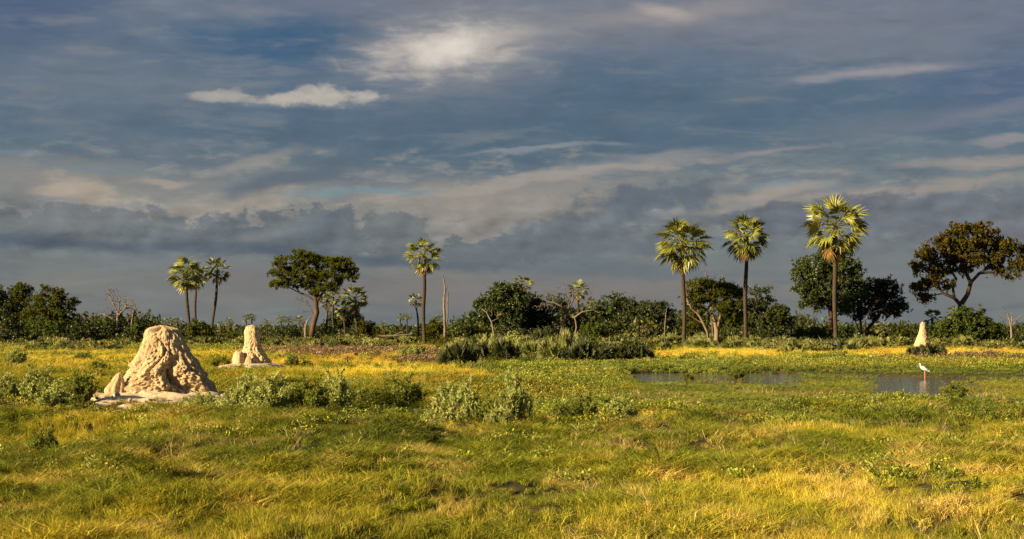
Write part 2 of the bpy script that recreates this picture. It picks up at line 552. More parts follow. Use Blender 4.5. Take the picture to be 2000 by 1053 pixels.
M['olive'] = leafy('olive green leaves', (0.05, 0.06, 0.011), (0.11, 0.115, 0.02), 0.25, 0.5)
M['rust'] = leafy('olive leaves with rusty seed pods', (0.045, 0.052, 0.011), (0.085, 0.075, 0.015), 0.2, 0.5, c3=(0.18, 0.11, 0.028))
M['bush'] = leafy('bright bush leaves', (0.05, 0.075, 0.018), (0.11, 0.14, 0.03), 0.25, 0.8)
M['silver'] = leafy('silvery sage leaves', (0.20, 0.235, 0.06), (0.44, 0.47, 0.17), 0.25, 1.5)
M['bark'] = solid('brown bark', (0.05, 0.036, 0.025), (0.11, 0.078, 0.052), 2, 0.9, 0.5, 8, (1, 1, 0.4), 0.05)
M['bark_red'] = solid('reddish bark', (0.06, 0.038, 0.025), (0.13, 0.08, 0.05), 2, 0.9, 0.5, 8, (1, 1, 0.4), 0.05)
M['bark_pale'] = solid('pale bark', (0.14, 0.105, 0.07), (0.24, 0.185, 0.13), 2, 0.9, 0.4, 8, (1, 1, 0.4), 0.05)
M['dead_wood'] = solid('bleached dead wood', (0.12, 0.098, 0.078), (0.22, 0.18, 0.145), 2, 0.9, 0.3, 8)
M['dead_dark'] = solid('grey dead wood', (0.08, 0.065, 0.05), (0.17, 0.135, 0.105), 2, 0.9, 0.3, 8)
M['twig'] = solid('thin twigs', (0.10, 0.07, 0.04), (0.18, 0.13, 0.08), 5)
M['feather'] = solid('white feathers', (0.74, 0.72, 0.68), (0.82, 0.81, 0.78), 20)
M['bill'] = solid('grey bill', (0.34, 0.28, 0.24), (0.45, 0.36, 0.3), 20, 0.5)
M['leg'] = solid('pink legs', (0.5, 0.2, 0.14), (0.6, 0.27, 0.2), 20, 0.6)
M['black'] = solid('black feathers', (0.012, 0.012, 0.013), (0.03, 0.027, 0.025), 20, 0.6)


def mound_mat():
    m, t, out = mat('termite clay')
    geo = t.n.new('ShaderNodeNewGeometry')
    pos = geo.outputs['Position']
    a = t.noise(t.mapping(pos, sc=(1, 1, 0.5)), 1.7, 6, 0.65)
    col = t.mix(t.rng(a, 0.38, 0.62), (0.46, 0.34, 0.20), (0.66, 0.51, 0.315))
    b = t.noise(pos, 7, 5, 0.6)
    col = t.mix(t.rng(b, 0.52, 0.68, 0, 0.6), col, (0.33, 0.19, 0.085))
    c = t.noise(pos, 26, 4, 0.6)
    col = t.mix(t.rng(c, 0.56, 0.68, 0, 0.65), col, (0.20, 0.12, 0.065))
    p = t.n.new('ShaderNodeBsdfPrincipled')
    t.put(p.inputs['Base Color'], col)
    p.inputs['Roughness'].default_value = 0.95
    p.inputs['Specular IOR Level'].default_value = 0.1
    bp = t.n.new('ShaderNodeBump'); bp.inputs['Strength'].default_value = 1.0; bp.inputs['Distance'].default_value = 0.07
    t.put(bp.inputs['Height'], t.m('ADD', t.noise(pos, 14, 7, 0.7), t.m('MULTIPLY', t.noise(pos, 60, 3, 0.6), 0.25)))
    t.l.new(bp.outputs[0], p.inputs['Normal'])
    t.l.new(p.outputs[0], out.inputs[0])
    return m


def sand_mat():
    m, t, out = mat('pale trampled sand')
    geo = t.n.new('ShaderNodeNewGeometry')
    pos = geo.outputs['Position']
    a = t.noise(pos, 1.2, 6, 0.65)
    col = t.mix(t.rng(a, 0.35, 0.65), (0.60, 0.465, 0.30), (0.74, 0.585, 0.40))
    c = t.noise(t.mapping(pos, sc=(1, 0.5, 1)), 9, 5, 0.7)
    col = t.mix(t.rng(c, 0.56, 0.66, 0, 0.7), col, (0.24, 0.16, 0.08))
    p = t.n.new('ShaderNodeBsdfPrincipled')
    t.put(p.inputs['Base Color'], col)
    p.inputs['Roughness'].default_value = 0.95
    p.inputs['Specular IOR Level'].default_value = 0.1
    bp = t.n.new('ShaderNodeBump'); bp.inputs['Strength'].default_value = 0.9; bp.inputs['Distance'].default_value = 0.05
    t.put(bp.inputs['Height'], t.noise(pos, 7, 7, 0.7))
    t.l.new(bp.outputs[0], p.inputs['Normal'])
    t.l.new(p.outputs[0], out.inputs[0])
    return m


M['clay'] = mound_mat()
M['sand'] = sand_mat()
M['soil'] = solid('thatch and soil', (0.030, 0.027, 0.010), (0.085, 0.072, 0.024), 3.5, 0.95, 0.6, 9, bdist=0.06)


# ------------------------------------------------------------------ ground
def axis(lim, n, p):
    u = np.linspace(-1, 1, n)
    return np.sign(u) * np.abs(u) ** p * lim


xs = np.concatenate([[-6000, -3000, -1500, -800, -400], np.linspace(-200, -62, 40), np.linspace(-60, 60, 361), np.linspace(62, 200, 40), [400, 800, 1500, 3000, 6000]])
ys = np.concatenate([[-200, -50, -10], np.linspace(0, 14, 15), np.linspace(15, 130, 461), np.linspace(131, 360, 150), [420, 600, 900, 1500, 3000, 6000, 9000]])
gx, gy = np.meshgrid(xs, ys)
gz = hz(gx, gy)
g = G()
nx, ny = len(xs), len(ys)
i = np.arange(ny - 1)[:, None] * nx + np.arange(nx - 1)[None]
g.add(np.stack([gx, gy, gz], -1).reshape(-1, 3), np.stack([i, i + 1, i + nx + 1, i + nx], -1).reshape(-1, 4))
o = g.obj('ground', M['soil'], smooth=True)
tag(o, kind='structure')

# water
m, t, out = mat('muddy pond water')
p = t.n.new('ShaderNodeBsdfPrincipled')
p.inputs['Base Color'].default_value = (0.085, 0.07, 0.055, 1)
p.inputs['Roughness'].default_value = 0.06
p.inputs['IOR'].default_value = 1.33
geo = t.n.new('ShaderNodeNewGeometry')
bp = t.n.new('ShaderNodeBump'); bp.inputs['Strength'].default_value = 0.4; bp.inputs['Distance'].default_value = 0.02
t.put(bp.inputs['Height'], t.noise(t.mapping(geo.outputs['Position'], sc=(0.5, 3, 1)), 2.0, 4, 0.6))
t.l.new(bp.outputs[0], p.inputs['Normal']); t.l.new(p.outputs[0], out.inputs[0])
g = G()
wx = np.linspace(3, 60, 30); wy = np.linspace(56, 104, 20)
ax, ay = np.meshgrid(wx, wy)
i = np.arange(19)[:, None] * 30 + np.arange(29)[None]
g.add(np.stack([ax, ay, ax * 0 + WATER], -1).reshape(-1, 3), np.stack([i, i + 1, i + 31, i + 30], -1).reshape(-1, 4))
tag(g.obj('pond_water', m), kind='structure')


# ------------------------------------------------------------------ termite mounds
def mound_mesh(g, d, prof, seed, depth=0.85, amp=0.16, dents=(), nth=320, nz=200, base_z=0.0):
    """closed lumpy column; prof = (py, left px, right px) from the top down, at distance d"""
    pr = sorted(prof, key=lambda a: a[0])
    zz = np.array([P(1000, a[0], d)[2] for a in pr]); xl = np.array([P(a[1], 640, d)[0] for a in pr]); xr = np.array([P(a[2], 640, d)[0] for a in pr])
    z = np.linspace(zz[-1], zz[0], nz)
    XL = np.interp(z, zz[::-1], xl[::-1]); XR = np.interp(z, zz[::-1], xr[::-1])
    cx = (XL + XR) / 2; rx = (XR - XL) / 2
    H = zz[0] - zz[-1]
    V = []
    for k in range(nz):
        f = k / (nz - 1)
        top = 1.0 if f < 0.95 else math.sqrt(max(0.0, 1 - ((f - 0.95) / 0.05) ** 2)) * 0.9 + 0.1 * (1 - (f - 0.95) / 0.05)
        for j in range(nth):
            th = j / nth * 2 * math.pi
            cs, sn = math.cos(th), math.sin(th)
            q = Vector((cs * 1.6 + seed, sn * 1.6, z[k] / H * 1.5))
            rib = mnoise.noise(Vector((cs * 2.6 + seed * 3, sn * 2.6, z[k] / H * 0.9)))
            rib2 = 1 - abs(mnoise.noise(Vector((cs * 5.5 + seed, sn * 5.5, z[k] / H * 1.6)))) * 2.2
            big = mnoise.noise(q)
            lump = mnoise.fractal(Vector((cs * 4 * rx[k] + seed, sn * 4 * rx[k], z[k] * 3.5)), 0.8, 2.1, 5)
            crk = 1 - abs(mnoise.noise(Vector((cs * 3.4 * rx[k] + seed * 2, sn * 3.4 * rx[k], z[k] * 0.9 + 0.5 * big))))
            fz = min(1, (1 - f) * 4)
            pit = mnoise.noise(Vector((cs * 9 * rx[k] + seed, sn * 9 * rx[k], z[k] * 7)))
            crumb = mnoise.fractal(Vector((cs * 11 * rx[k] + seed, sn * 11 * rx[k], z[k] * 5.5)), 0.6, 2.0, 3)
            r = 1 + 0.045 * crumb + amp * (0.7 * rib + 0.2 * rib2 - 0.16 + 0.5 * big) * (1.1 - 0.45 * f) + 0.07 * lump - 0.20 * max(0, pit - 0.16) - 0.45 * max(0, crk - 0.88) * fz
            for (ta, tz, ws, wz, dep) in dents:
                da = math.atan2(math.sin(th - ta - (0.25 * math.sin(z[k] * 5))), math.cos(th - ta - (0.25 * math.sin(z[k] * 5))))
                r -= dep * math.exp(-(da / ws) ** 2 - ((f - tz) / wz) ** 2)
            r *= top
            zt = z[k] + (0.06 * H * mnoise.noise(Vector((cs * 1.7 + seed, sn * 1.7, 9))) * f * f)
            V.append((cx[k] + rx[k] * r * cs, d + rx[k] * depth * r * sn, zt))
    n = nth
    i = np.arange(nz - 1)[:, None] * n; j = np.arange(n)[None]; kk = (j + 1) % n
    q = np.stack([i + j, i + kk, i + n + kk, i + n + j], -1).reshape(-1, 4)
    base = (nz - 1) * n
    V.append((cx[-1], d, np.mean([v[2] for v in V[base:]]) - 0.01))
    tt = [(base + a, base + (a + 1) % n, nz * n) for a in range(n)]
    g.add(np.array(V), q, np.array(tt))


def apron_obj(name, c, r, parent, n=90, na=120):
    g = G(); V = []
    rr = np.linspace(0.0, 1.18, n)
    th = np.arange(na) / na * 2 * np.pi
    R, T = np.meshgrid(rr, th, indexing='ij')
    X = c[0] + R * r[0] * np.cos(T); Y = c[1] + R * r[1] * np.sin(T)
    q = apron(X, Y, c, r)
    Z = hz(X, Y) + 0.03 - 0.09 * sm(0.80, 1.12, q) + 0.05 * (fbm(X * 3.5, Y * 2.5, 8) - 0.5)
    i = np.arange(n - 1)[:, None] * na; j = np.arange(na)[None]; k = (j + 1) % na
    g.add(np.stack([X, Y, Z], -1).reshape(-1, 3), np.stack([i + j, i + na + j, i + na + k, i + k], -1).reshape(-1, 4))
    o = g.obj(name, M['sand'], smooth=True)
    o.parent = parent
    o.location = (-parent.location.x, -parent.location.y, -parent.location.z)
    return o


def rehome(o, parent):
    o.parent = parent
    o.location = tuple(-v for v in parent.location)
    return o


md = 53.0
r1 = empty('termite_mound', (A1C[0], md, 0.4), 'large broad pale termite mound with flat top and deep gullies on a sandy patch', 'termite mound')
g = G()
mound_mesh(g, md, [(639, 297, 336), (645, 287, 351), (655, 281, 357), (675, 276, 366), (695, 266, 378), (715, 254, 392), (735, 240, 404), (752, 228, 413), (768, 218, 420), (782, 212, 424)], 1.3, 0.9, 0.14,
           dents=((-1.05, 0.30, 0.20, 0.24, 0.42), (-1.62, 0.55, 0.05, 0.4, 0.20), (-2.1, 0.25, 0.06, 0.3, 0.12), (-0.75, 0.15, 0.12, 0.2, 0.16), (-1.45, 0.1, 0.1, 0.1, 0.12), (-2.0, 0.75, 0.05, 0.2, 0.09)))
rehome(g.obj('mound_body', M['clay'], smooth=True), r1)
g = G()
mound_mesh(g, md - 0.7, [(727, 231, 239), (735, 224, 241), (745, 217, 243), (756, 209, 246), (768, 205, 250)], 7.7, 0.9, 0.3, nth=80, nz=50)
rehome(g.obj('side_knob', M['clay'], smooth=True), r1)
apron_obj('sand_apron', A1C, A1R, r1)
rng = np.random.default_rng(5)
for k in range(22):
    a = rng.uniform(0, 6.28); q = rng.uniform(0.55, 0.95)
    x, y = A1C[0] + math.cos(a) * A1R[0] * q, A1C[1] - abs(math.sin(a)) * A1R[1] * q
    g = G()
    s = rng.uniform(0.03, 0.09)
    v = rng.normal(size=(14, 3)); v /= np.linalg.norm(v, axis=1)[:, None]
    tube(g, [(-s, 0, 0), (-s * .5, 0, s * .1), (s * .3, 0, s * .15), (s, 0, 0)], [s * .2, s * .7, s * .75, s * .15], 7)
    o = g.obj('clod', M['clay'])
    o.parent = r1
    o.location = (x - r1.location.x, y - r1.location.y, float(hz(x, y)) + 0.06 - r1.location.z)
    o.rotation_euler = (0, 0, rng.uniform(0, 3))

# small bare sandy patches in the grass
for (cx_, cy_, rx_, ry_) in BARE:
    g = G(); V_ = [(cx_, cy_, float(hz(cx_, cy_)) + 0.015)]; n_ = 28; F_ = []
    for ring in (0.35, 0.7, 1.0):
        for j in range(n_):
            a = j / n_ * 2 * math.pi
            w_ = ring * (0.85 + 0.35 * float(vnoise(math.cos(a) * 2 + cx_, math.sin(a) * 2 + cy_, 4)))
            X_, Y_ = cx_ + math.cos(a) * rx_ * w_, cy_ + math.sin(a) * ry_ * w_
            V_.append((X_, Y_, float(hz(X_, Y_)) + (0.015 if ring < 1 else -0.03)))
    tri = [(0, 1 + j, 1 + (j + 1) % n_) for j in range(n_)]
    qd = [(1 + r_ * n_ + j, 1 + (r_ + 1) * n_ + j, 1 + (r_ + 1) * n_ + (j + 1) % n_, 1 + r_ * n_ + (j + 1) % n_) for r_ in range(2) for j in range(n_)]
    g.add(np.array(V_), np.array(qd), np.array(tri))
    tag(g.obj('sandy_ground', M['sand'], smooth=True), kind='structure')

d2 = 104.0
r2 = empty('termite_mound', (A2C[0], d2, 0.1), 'slender pillar termite mound with a broken knob at its left foot, behind the broad mound', 'termite mound')
g = G()
mound_mesh(g, d2, [(635, 484, 497), (639, 480, 503), (646, 477, 507), (660, 478, 508), (674, 477, 509), (684, 474, 513), (694, 468, 520), (704, 462, 526), (711, 457, 530), (718, 452, 534)], 4.1, 0.85, 0.16, nth=180, nz=140,
           dents=((-1.2, 0.2, 0.2, 0.2, 0.2), (-1.7, 0.8, 0.07, 0.2, 0.15)))
rehome(g.obj('mound_body', M['clay'], smooth=True), r2)
g = G()
mound_mesh(g, d2 - 0.6, [(685, 462, 472), (690, 458, 476), (699, 455, 478), (709, 454, 480), (718, 453, 481)], 9.2, 0.9, 0.25, nth=90, nz=50)
rehome(g.obj('side_knob', M['clay'], smooth=True), r2)
g = G()
mound_mesh(g, d2 - 0.9, [(696, 484, 489), (702, 480, 492), (710, 478, 494), (718, 477, 495)], 5.2, 0.9, 0.25, nth=60, nz=40)
rehome(g.obj('side_knob', M['clay'], smooth=True), r2)
apron_obj('sand_apron', A2C, A2R, r2)

d3 = 200.0
c3 = P(1801, 670, d3)
r3 = empty('termite_mound', (c3[0], d3, 0), 'small pale cone-shaped termite mound far back beside the rounded green bush', 'termite mound')
g = G()
mound_mesh(g, d3, [(628, 1800, 1805), (632, 1797, 1808), (642, 1796, 1809), (652, 1793, 1811), (662, 1789, 1814), (680, 1783, 1819)], 2.2, 0.9, 0.1, nth=90, nz=70)
rehome(g.obj('mound_body', M['clay'], smooth=True), r3)


# ------------------------------------------------------------------ trees
def skeleton(trunks, targets, rng, pen=0.35, step=0.8, jit=0.12, r_tip=0.03, r_root=0.35, arc=0.1):
    """trunks: polylines; a later one starts at the nearest node. targets: tips joined greedily."""
    nodes = []; par = []
    for tr in trunks:
        tr = [np.array(p, float) for p in tr]
        if not nodes:
            prev = -1
        else:
            arr = np.array(nodes); prev = int(np.argmin(np.linalg.norm(arr - tr[0], axis=1))); tr = tr[1:]
        last = nodes[prev] if prev >= 0 else None
        for p in tr:
            if last is not None:
                n = max(1, int(np.linalg.norm(p - last) / step))
                for k in range(1, n + 1):
                    q = last + (p - last) * k / n + (rng.normal(size=3) * jit * 0.3 * step if k < n else 0)
                    nodes.append(q); par.append(prev); prev = len(nodes) - 1
            else:
                nodes.append(p); par.append(-1); prev = 0
            last = p
    dist = [0.0] * len(nodes)
    for k in range(len(nodes)):
        if par[k] >= 0: dist[k] = dist[par[k]] + np.linalg.norm(nodes[k] - nodes[par[k]])
    zmin = nodes[0][2] + 0.35 * (max(n[2] for n in nodes) - nodes[0][2])
    top = np.array(nodes[-1])
    targets = sorted(targets, key=lambda p: np.linalg.norm(p - top))
    for tgt in targets:
        arr = np.array(nodes); dd = np.linalg.norm(arr - tgt, axis=1)
        c = dd + pen * np.array(dist) + np.where(arr[:, 2] < zmin, 50, 0) + np.where(arr[:, 2] > tgt[2] + 0.5, 1.5, 0)
        b = int(np.argmin(c)); a = nodes[b]; L = dd[b]
        n = max(1, int(L / step)); prev = b; last = a
        for k in range(1, n + 1):
            f = k / n
            q = a + (tgt - a) * f + np.array([0, 0, arc * L * math.sin(math.pi * f)]) + (rng.normal(size=3) * jit * step if k < n else 0)
            nodes.append(q); par.append(prev); dist.append(dist[prev] + np.linalg.norm(q - last)); prev = len(nodes) - 1; last = q
    N = len(nodes)
    ch = [[] for _ in range(N)]
    for k in range(N):
        if par[k] >= 0: ch[par[k]].append(k)
    tips = np.zeros(N)
    for k in range(N - 1, -1, -1):
        if not ch[k]: tips[k] = 1
        if par[k] >= 0: tips[par[k]] += tips[k]
    rad = r_tip * tips ** 0.5
    rad = np.maximum(rad * min(1.0, r_root / rad[0]) if rad[0] > r_root else rad * (1 + (r_root / rad[0] - 1) * (tips / tips[0]) ** 1.0), r_tip * 0.7)
    return np.array(nodes), par, ch, rad


def wood(g, nodes, par, ch, rad, sides=6):
    stack = [(0, None)]
    while stack:
        k, pr = stack.pop()
        pts = []; rr = []
        if pr is not None:
            pts.append(nodes[pr]); rr.append(min(rad[pr], rad[k] * 1.15))
        while True:
            pts.append(nodes[k]); rr.append(rad[k])
            if not ch[k]: break
            cs = sorted(ch[k], key=lambda c: -rad[c])
            for c in cs[1:]: stack.append((c, k))
            k = cs[0]
        if len(pts) > 1:
            rr[-1] *= 0.4
            tube(g, pts, rr, sides if rr[0] > 0.08 else 4)


def in_lobe(lb, d, n, rng, shell=0.55):
    """n points in a lobe (px, py, rx, ry, depth offset m) given in photograph pixels at distance d"""
    cx, cy, rx, ry = lb[:4]; dz = lb[4] if len(lb) > 4 else 0
    c = P(cx, cy, d + dz); k = (d + dz) / F
    v = rng.normal(size=(n, 3)); v /= np.linalg.norm(v, axis=1)[:, None]
    r = rng.uniform(shell ** 3, 1, n) ** (1 / 3) * rng.uniform(0.8, 1.16, n)
    sc = np.array([rx * k, max(rx, ry) * k * 0.75, ry * k])
    return c + v * r[:, None] * sc


SEED = [100]


def tree(name, label, cat, d, trunks, lobes, leaf, bark, r_root=0.3, clump=0.6, nleaf=70, lsize=0.26, dens=1.0, flat=0.7, group=None, pen=0.35, shell=0.5, asp=0.55, droop=None, twigs=0, jit=0.14, fill=0.3):
    SEED[0] += 1
    rng = np.random.default_rng(SEED[0])
    k = d / F
    tr = [[P(a, b, d + (c[0] if c else 0)) for a, b, *c in t_] for t_ in trunks]
    b0 = tr[0][0]; b0[2] = -0.1
    tgt = []
    for lb in lobes:
        area = lb[2] * lb[3] * k * k
        n = max(5, int(area * 4.6 * dens / (clump * clump)))
        tgt.append(in_lobe(lb, d, n, rng, shell))
    tgt = np.concatenate(tgt)
    tgt = tgt[tgt[:, 2] > 0.3]
    nodes, par, ch, rad = skeleton(tr, list(tgt), rng, pen=pen, r_tip=0.024, r_root=r_root * 0.75, jit=jit, step=0.9)
    root = empty(name, b0, label, cat, group)
    g = G(); wood(g, nodes - b0, par, ch, rad)
    g.obj('trunk', bark, root, True)
    g = G()
    nleaf = int(nleaf * 1.35)
    c = np.repeat(tgt, nleaf, axis=0)
    n = len(c)
    # small tufts of leaves inside each clump keep gaps between them
    sub = rng.normal(size=(len(tgt) * 6, 3)) * np.array([clump, clump, clump * flat]) * 0.62
    si = (np.repeat(np.arange(len(tgt)), nleaf) * 6 + rng.integers(0, 6, n))
    c = c + sub[si] + rng.normal(size=(n, 3)) * clump * 0.20
    if droop is not None:
        c[:, 2] -= rng.exponential(droop, n)
    leaves(g, c - b0, lsize, rng, asp)
    g.obj('crown', leaf, root)
    return root


def bare(name, label, d, trunks, lobes, wood_mat, n=40, r_root=0.2, r_tip=0.03, group=None, jit=0.22, cat='dead tree', pen=0.2):
    SEED[0] += 1
    rng = np.random.default_rng(SEED[0])
    tr = [[P(a, b, d + (c[0] if c else 0)) for a, b, *c in t_] for t_ in trunks]
    b0 = tr[0][0].copy(); b0[2] = -0.1; tr[0][0][2] = -0.1
    tgt = np.concatenate([in_lobe(lb, d, int(n * 1.4) if n > 1 else n, rng, 0.3) for lb in lobes]) if lobes else np.zeros((0, 3))
    nodes, par, ch, rad = skeleton(tr, list(tgt), rng, pen=pen, r_tip=r_tip * 1.15, r_root=r_root * 0.62, jit=jit, step=0.6, arc=0.06)
    root = empty(name, b0, label, cat, group)
    # wood: main limbs and the twigs are two parts
    g = G(); wood(g, nodes - b0, par, ch, rad, 6)
    g.obj('trunk', wood_mat, root, True)
    return root


T = tree
# wood at the left edge
T('broadleaf_tree', 'dark dense tree at the left edge of the photo, cut by the frame', 'tree', 250, [[(-5, 670), (-5, 620)]], [(-20, 590, 45, 28), (10, 615, 40, 30), (5, 572, 18, 12)], M['dark'], M['bark'], 0.35, 0.6, 60)
T('broadleaf_tree', 'tall olive tree with a rounded top behind the dark wood on the left', 'tree', 262, [[(45, 670), (46, 610)]], [(43, 566, 22, 15), (30, 595, 26, 22), (60, 600, 26, 24), (20, 625, 30, 20)], M['olive'], M['bark'], 0.3, 0.55, 60)
T('broadleaf_tree', 'wide dark olive tree sloping down to the right, beside the bare tree on the left', 'tree', 245, [[(92, 670), (95, 620)]], [(95, 588, 32, 24), (122, 612, 26, 24), (80, 625, 40, 26), (140, 590, 10, 12), (112, 575, 14, 10)], M['olive'], M['bark'], 0.35, 0.55, 60)
bare('bare_tree', 'thin bare branches poking above the olive tree on the left', 248, [[(95, 670), (97, 610), (97, 575)]], [(95, 562, 18, 12), (120, 580, 14, 12)], M['dead_dark'], 22, 0.15, 0.02)
bare('bare_tree', 'low dark bare shrub with upright forked twigs left of the bleached tree', 240, [[(180, 668), (178, 640), (178, 625)]], [(175, 625, 24, 14)], M['dead_dark'], 34, 0.12, 0.022)
bare('bare_tree', 'bleached bare tree with crooked spreading branches on the left', 235, [[(228, 670), (228, 640), (230, 618), (222, 595), (214, 578), (215, 558)], [(230, 618), (245, 602), (262, 594)], [(228, 632), (212, 618), (198, 612)], [(230, 615), (233, 590), (236, 578)]],
     [(215, 575, 16, 18), (240, 588, 24, 14), (212, 612, 24, 12), (258, 600, 14, 14)], M['dead_wood'], 40, 0.34, 0.042)
bare('bare_tree', 'small bare tree just right of the bleached spreading tree', 238, [[(256, 668), (257, 630), (260, 612)]], [(258, 608, 12, 16), (252, 595, 14, 12)], M['dead_wood'], 30, 0.18, 0.036)
# umbrella acacia
T('acacia_tree', 'big flat-topped acacia with a leaning brown trunk left of centre', 'tree', 225,
  [[(604, 664), (612, 636), (619, 610), (617, 590)], [(617, 592), (602, 578), (585, 572), (562, 560)], [(617, 590), (632, 570), (655, 545)], [(617, 590), (614, 560), (600, 530)], [(619, 600), (622, 570), (628, 540)]],
  [(585, 507, 38, 17), (628, 508, 34, 14), (668, 516, 28, 17), (555, 532, 30, 16), (600, 536, 40, 20), (650, 540, 40, 18), (684, 538, 15, 12), (560, 552, 32, 9), (535, 556, 12, 6), (612, 560, 30, 14), (645, 562, 20, 10), (545, 515, 16, 12), (690, 522, 9, 12)],
  M['acacia'], M['bark_red'], 0.45, 0.42, 125, 0.17, flat=0.42, jit=0.16, shell=0.25, dens=0.75)
bare('bare_tree', 'thin drooping dead branches hanging under the left side of the big acacia', 226, [[(612, 664), (614, 620), (600, 590)]], [(596, 600, 18, 22), (588, 580, 16, 12)], M['dead_dark'], 26, 0.1, 0.018)
T('broadleaf_tree', 'low dark round tree behind the palms right of the big acacia', 'tree', 262, [[(668, 668), (668, 640)]], [(668, 622, 26, 20), (690, 620, 20, 18), (655, 635, 18, 14), (700, 628, 14, 14)], M['dark'], M['bark'], 0.25, 0.55, 60)
# centre wood
T('broadleaf_tree', 'tall bushy green tree with a rounded crown at the left of the central wood', 'tree', 230, [[(985, 670), (985, 630), (984, 600)]],
  [(985, 572, 30, 22), (962, 590, 26, 22), (1008, 585, 24, 20), (945, 605, 20, 18), (980, 610, 40, 24), (935, 625, 18, 12)], M['green'], M['bark'], 0.35, 0.55, 80)
T('broadleaf_tree', 'dark green tree under the small palm crown in the central wood', 'tree', 234, [[(1035, 670), (1035, 620)]],
  [(1035, 588, 20, 15), (1048, 605, 22, 22), (1020, 620, 26, 22), (1060, 625, 22, 18)], M['dark'], M['bark'], 0.3, 0.55, 70)
T('broadleaf_tree', 'thin dark tree tangled with bare branches in the middle of the central wood', 'tree', 240, [[(1090, 670), (1090, 620)]],
  [(1085, 590, 22, 16), (1110, 605, 24, 16), (1075, 620, 26, 18), (1112, 625, 24, 16)], M['dark'], M['bark'], 0.28, 0.6, 40)
bare('bare_tree', 'big grey leafless tree with crooked limbs standing in the central wood', 226, [[(1092, 668), (1098, 640), (1106, 612), (1112, 600)], [(1106, 610), (1096, 598), (1080, 590)], [(1112, 600), (1120, 585), (1118, 565)], [(1112, 600), (1105, 575), (1102, 552)]],
     [(1100, 570, 36, 20), (1075, 580, 22, 18), (1135, 575, 24, 16), (1060, 600, 20, 12)], M['dead_dark'], 34, 0.26, 0.022)
bare('bare_tree', 'pale leaning bare trunk in front of the bushy green tree in the central wood', 222, [[(970, 660), (960, 628), (950, 610), (942, 604)], [(962, 632), (974, 622)]], [(950, 600, 18, 10), (968, 612, 12, 10)], M['dead_wood'], 10, 0.2, 0.03)
bare('bare_tree', 'reddish crooked dead branch low in the central wood, right of the leafless tree', 222, [[(1118, 662), (1126, 640), (1122, 620), (1136, 610), (1142, 592)], [(1136, 612), (1160, 606)]], [(1165, 608, 14, 6)], M['dead_wood'], 6, 0.16, 0.03)
T('broadleaf_tree', 'lacy green tree with a small pointed top right of the central wood', 'tree', 244, [[(1195, 670), (1196, 620)]],
  [(1203, 582, 14, 10), (1185, 600, 24, 14), (1215, 600, 20, 14), (1180, 620, 24, 16), (1165, 608, 16, 12)], M['green'], M['bark'], 0.3, 0.55, 60)
T('broadleaf_tree', 'dark lumpy low tree, second from the right in the central wood', 'tree', 238, [[(1240, 670), (1240, 630)]],
  [(1238, 600, 22, 16), (1250, 622, 26, 20), (1222, 625, 22, 18)], M['dark'], M['bark'], 0.3, 0.55, 70)
T('broadleaf_tree', 'dark round tree above pale stems at the right end of the central wood', 'tree', 232,
  [[(1252, 672), (1256, 645), (1270, 620)]], [(1285, 606, 26, 18), (1268, 620, 26, 18), (1305, 622, 18, 18), (1290, 636, 26, 12)], M['dark'], M['bark_pale'], 0.2, 0.55, 70)
bare('tree_stems', 'cluster of short pale stems under the dark round tree', 228, [[(1250, 660), (1246, 642)], [(1250, 655), (1256, 638)], [(1250, 655), (1263, 640)], [(1250, 655), (1240, 645)]], [], M['bark_pale'], 1, 0.18, 0.08, cat='tree stems')
bare('bare_tree', 'thin pale dead stem standing at the right edge of the dark round tree', 225, [[(1298, 660), (1299, 630), (1302, 602)]], [(1300, 612, 5, 12)], M['dead_wood'], 8, 0.1, 0.02)
# pale-trunk tree
T('broadleaf_tree', 'spreading tree with forked pale trunks between the first two tall palms on the right', 'tree', 218,
  [[(1399, 668), (1400, 645), (1396, 630), (1382, 610), (1372, 592)], [(1399, 645), (1406, 622), (1410, 595)], [(1397, 632), (1388, 605), (1395, 580)], [(1400, 645), (1393, 628), (1378, 606), (1360, 598)]],
  [(1372, 556, 32, 12), (1400, 560, 34, 14), (1425, 572, 26, 16), (1362, 578, 20, 14), (1415, 600, 26, 14), (1385, 582, 24, 12), (1355, 605, 18, 18), (1430, 622, 20, 16), (1350, 575, 12, 14)], M['olive'], M['bark_pale'], 0.42, 0.5, 75, 0.22, flat=0.6, shell=0.2, dens=1.35)
bare('bare_tree', 'second pale leaning trunk left of the forked pale-trunk tree', 214, [[(1385, 672), (1382, 650), (1374, 632), (1362, 612), (1350, 602)], [(1370, 628), (1356, 622)]], [(1350, 605, 16, 14), (1340, 585, 6, 20)], M['bark_pale'], 14, 0.24, 0.03)
bare('bare_tree', 'fine bleached twigs sticking out above the pale-trunk tree', 222, [[(1392, 668), (1392, 600), (1380, 545), (1378, 520)], [(1392, 600), (1410, 548), (1411, 530)]], [(1378, 530, 7, 14), (1410, 542, 12, 12), (1345, 570, 14, 20)], M['dead_wood'], 14, 0.12, 0.018)
T('broadleaf_tree', 'dark open tree directly behind the middle tall palm of the right trio', 'tree', 236, [[(1448, 670), (1452, 620)], [(1450, 650), (1470, 600)]],
  [(1484, 567, 18, 9), (1455, 590, 26, 18), (1475, 600, 24, 16), (1495, 588, 15, 10), (1445, 615, 26, 18), (1475, 625, 20, 14)], M['dark'], M['bark'], 0.35, 0.55, 60)
T('broadleaf_tree', 'compact dark round tree right of the middle tall palm', 'tree', 232, [[(1500, 668), (1502, 650)], [(1502, 655), (1520, 640)]],
  [(1515, 615, 26, 18), (1500, 630, 22, 14), (1530, 630, 18, 12)], M['dark'], M['bark'], 0.25, 0.5, 80)
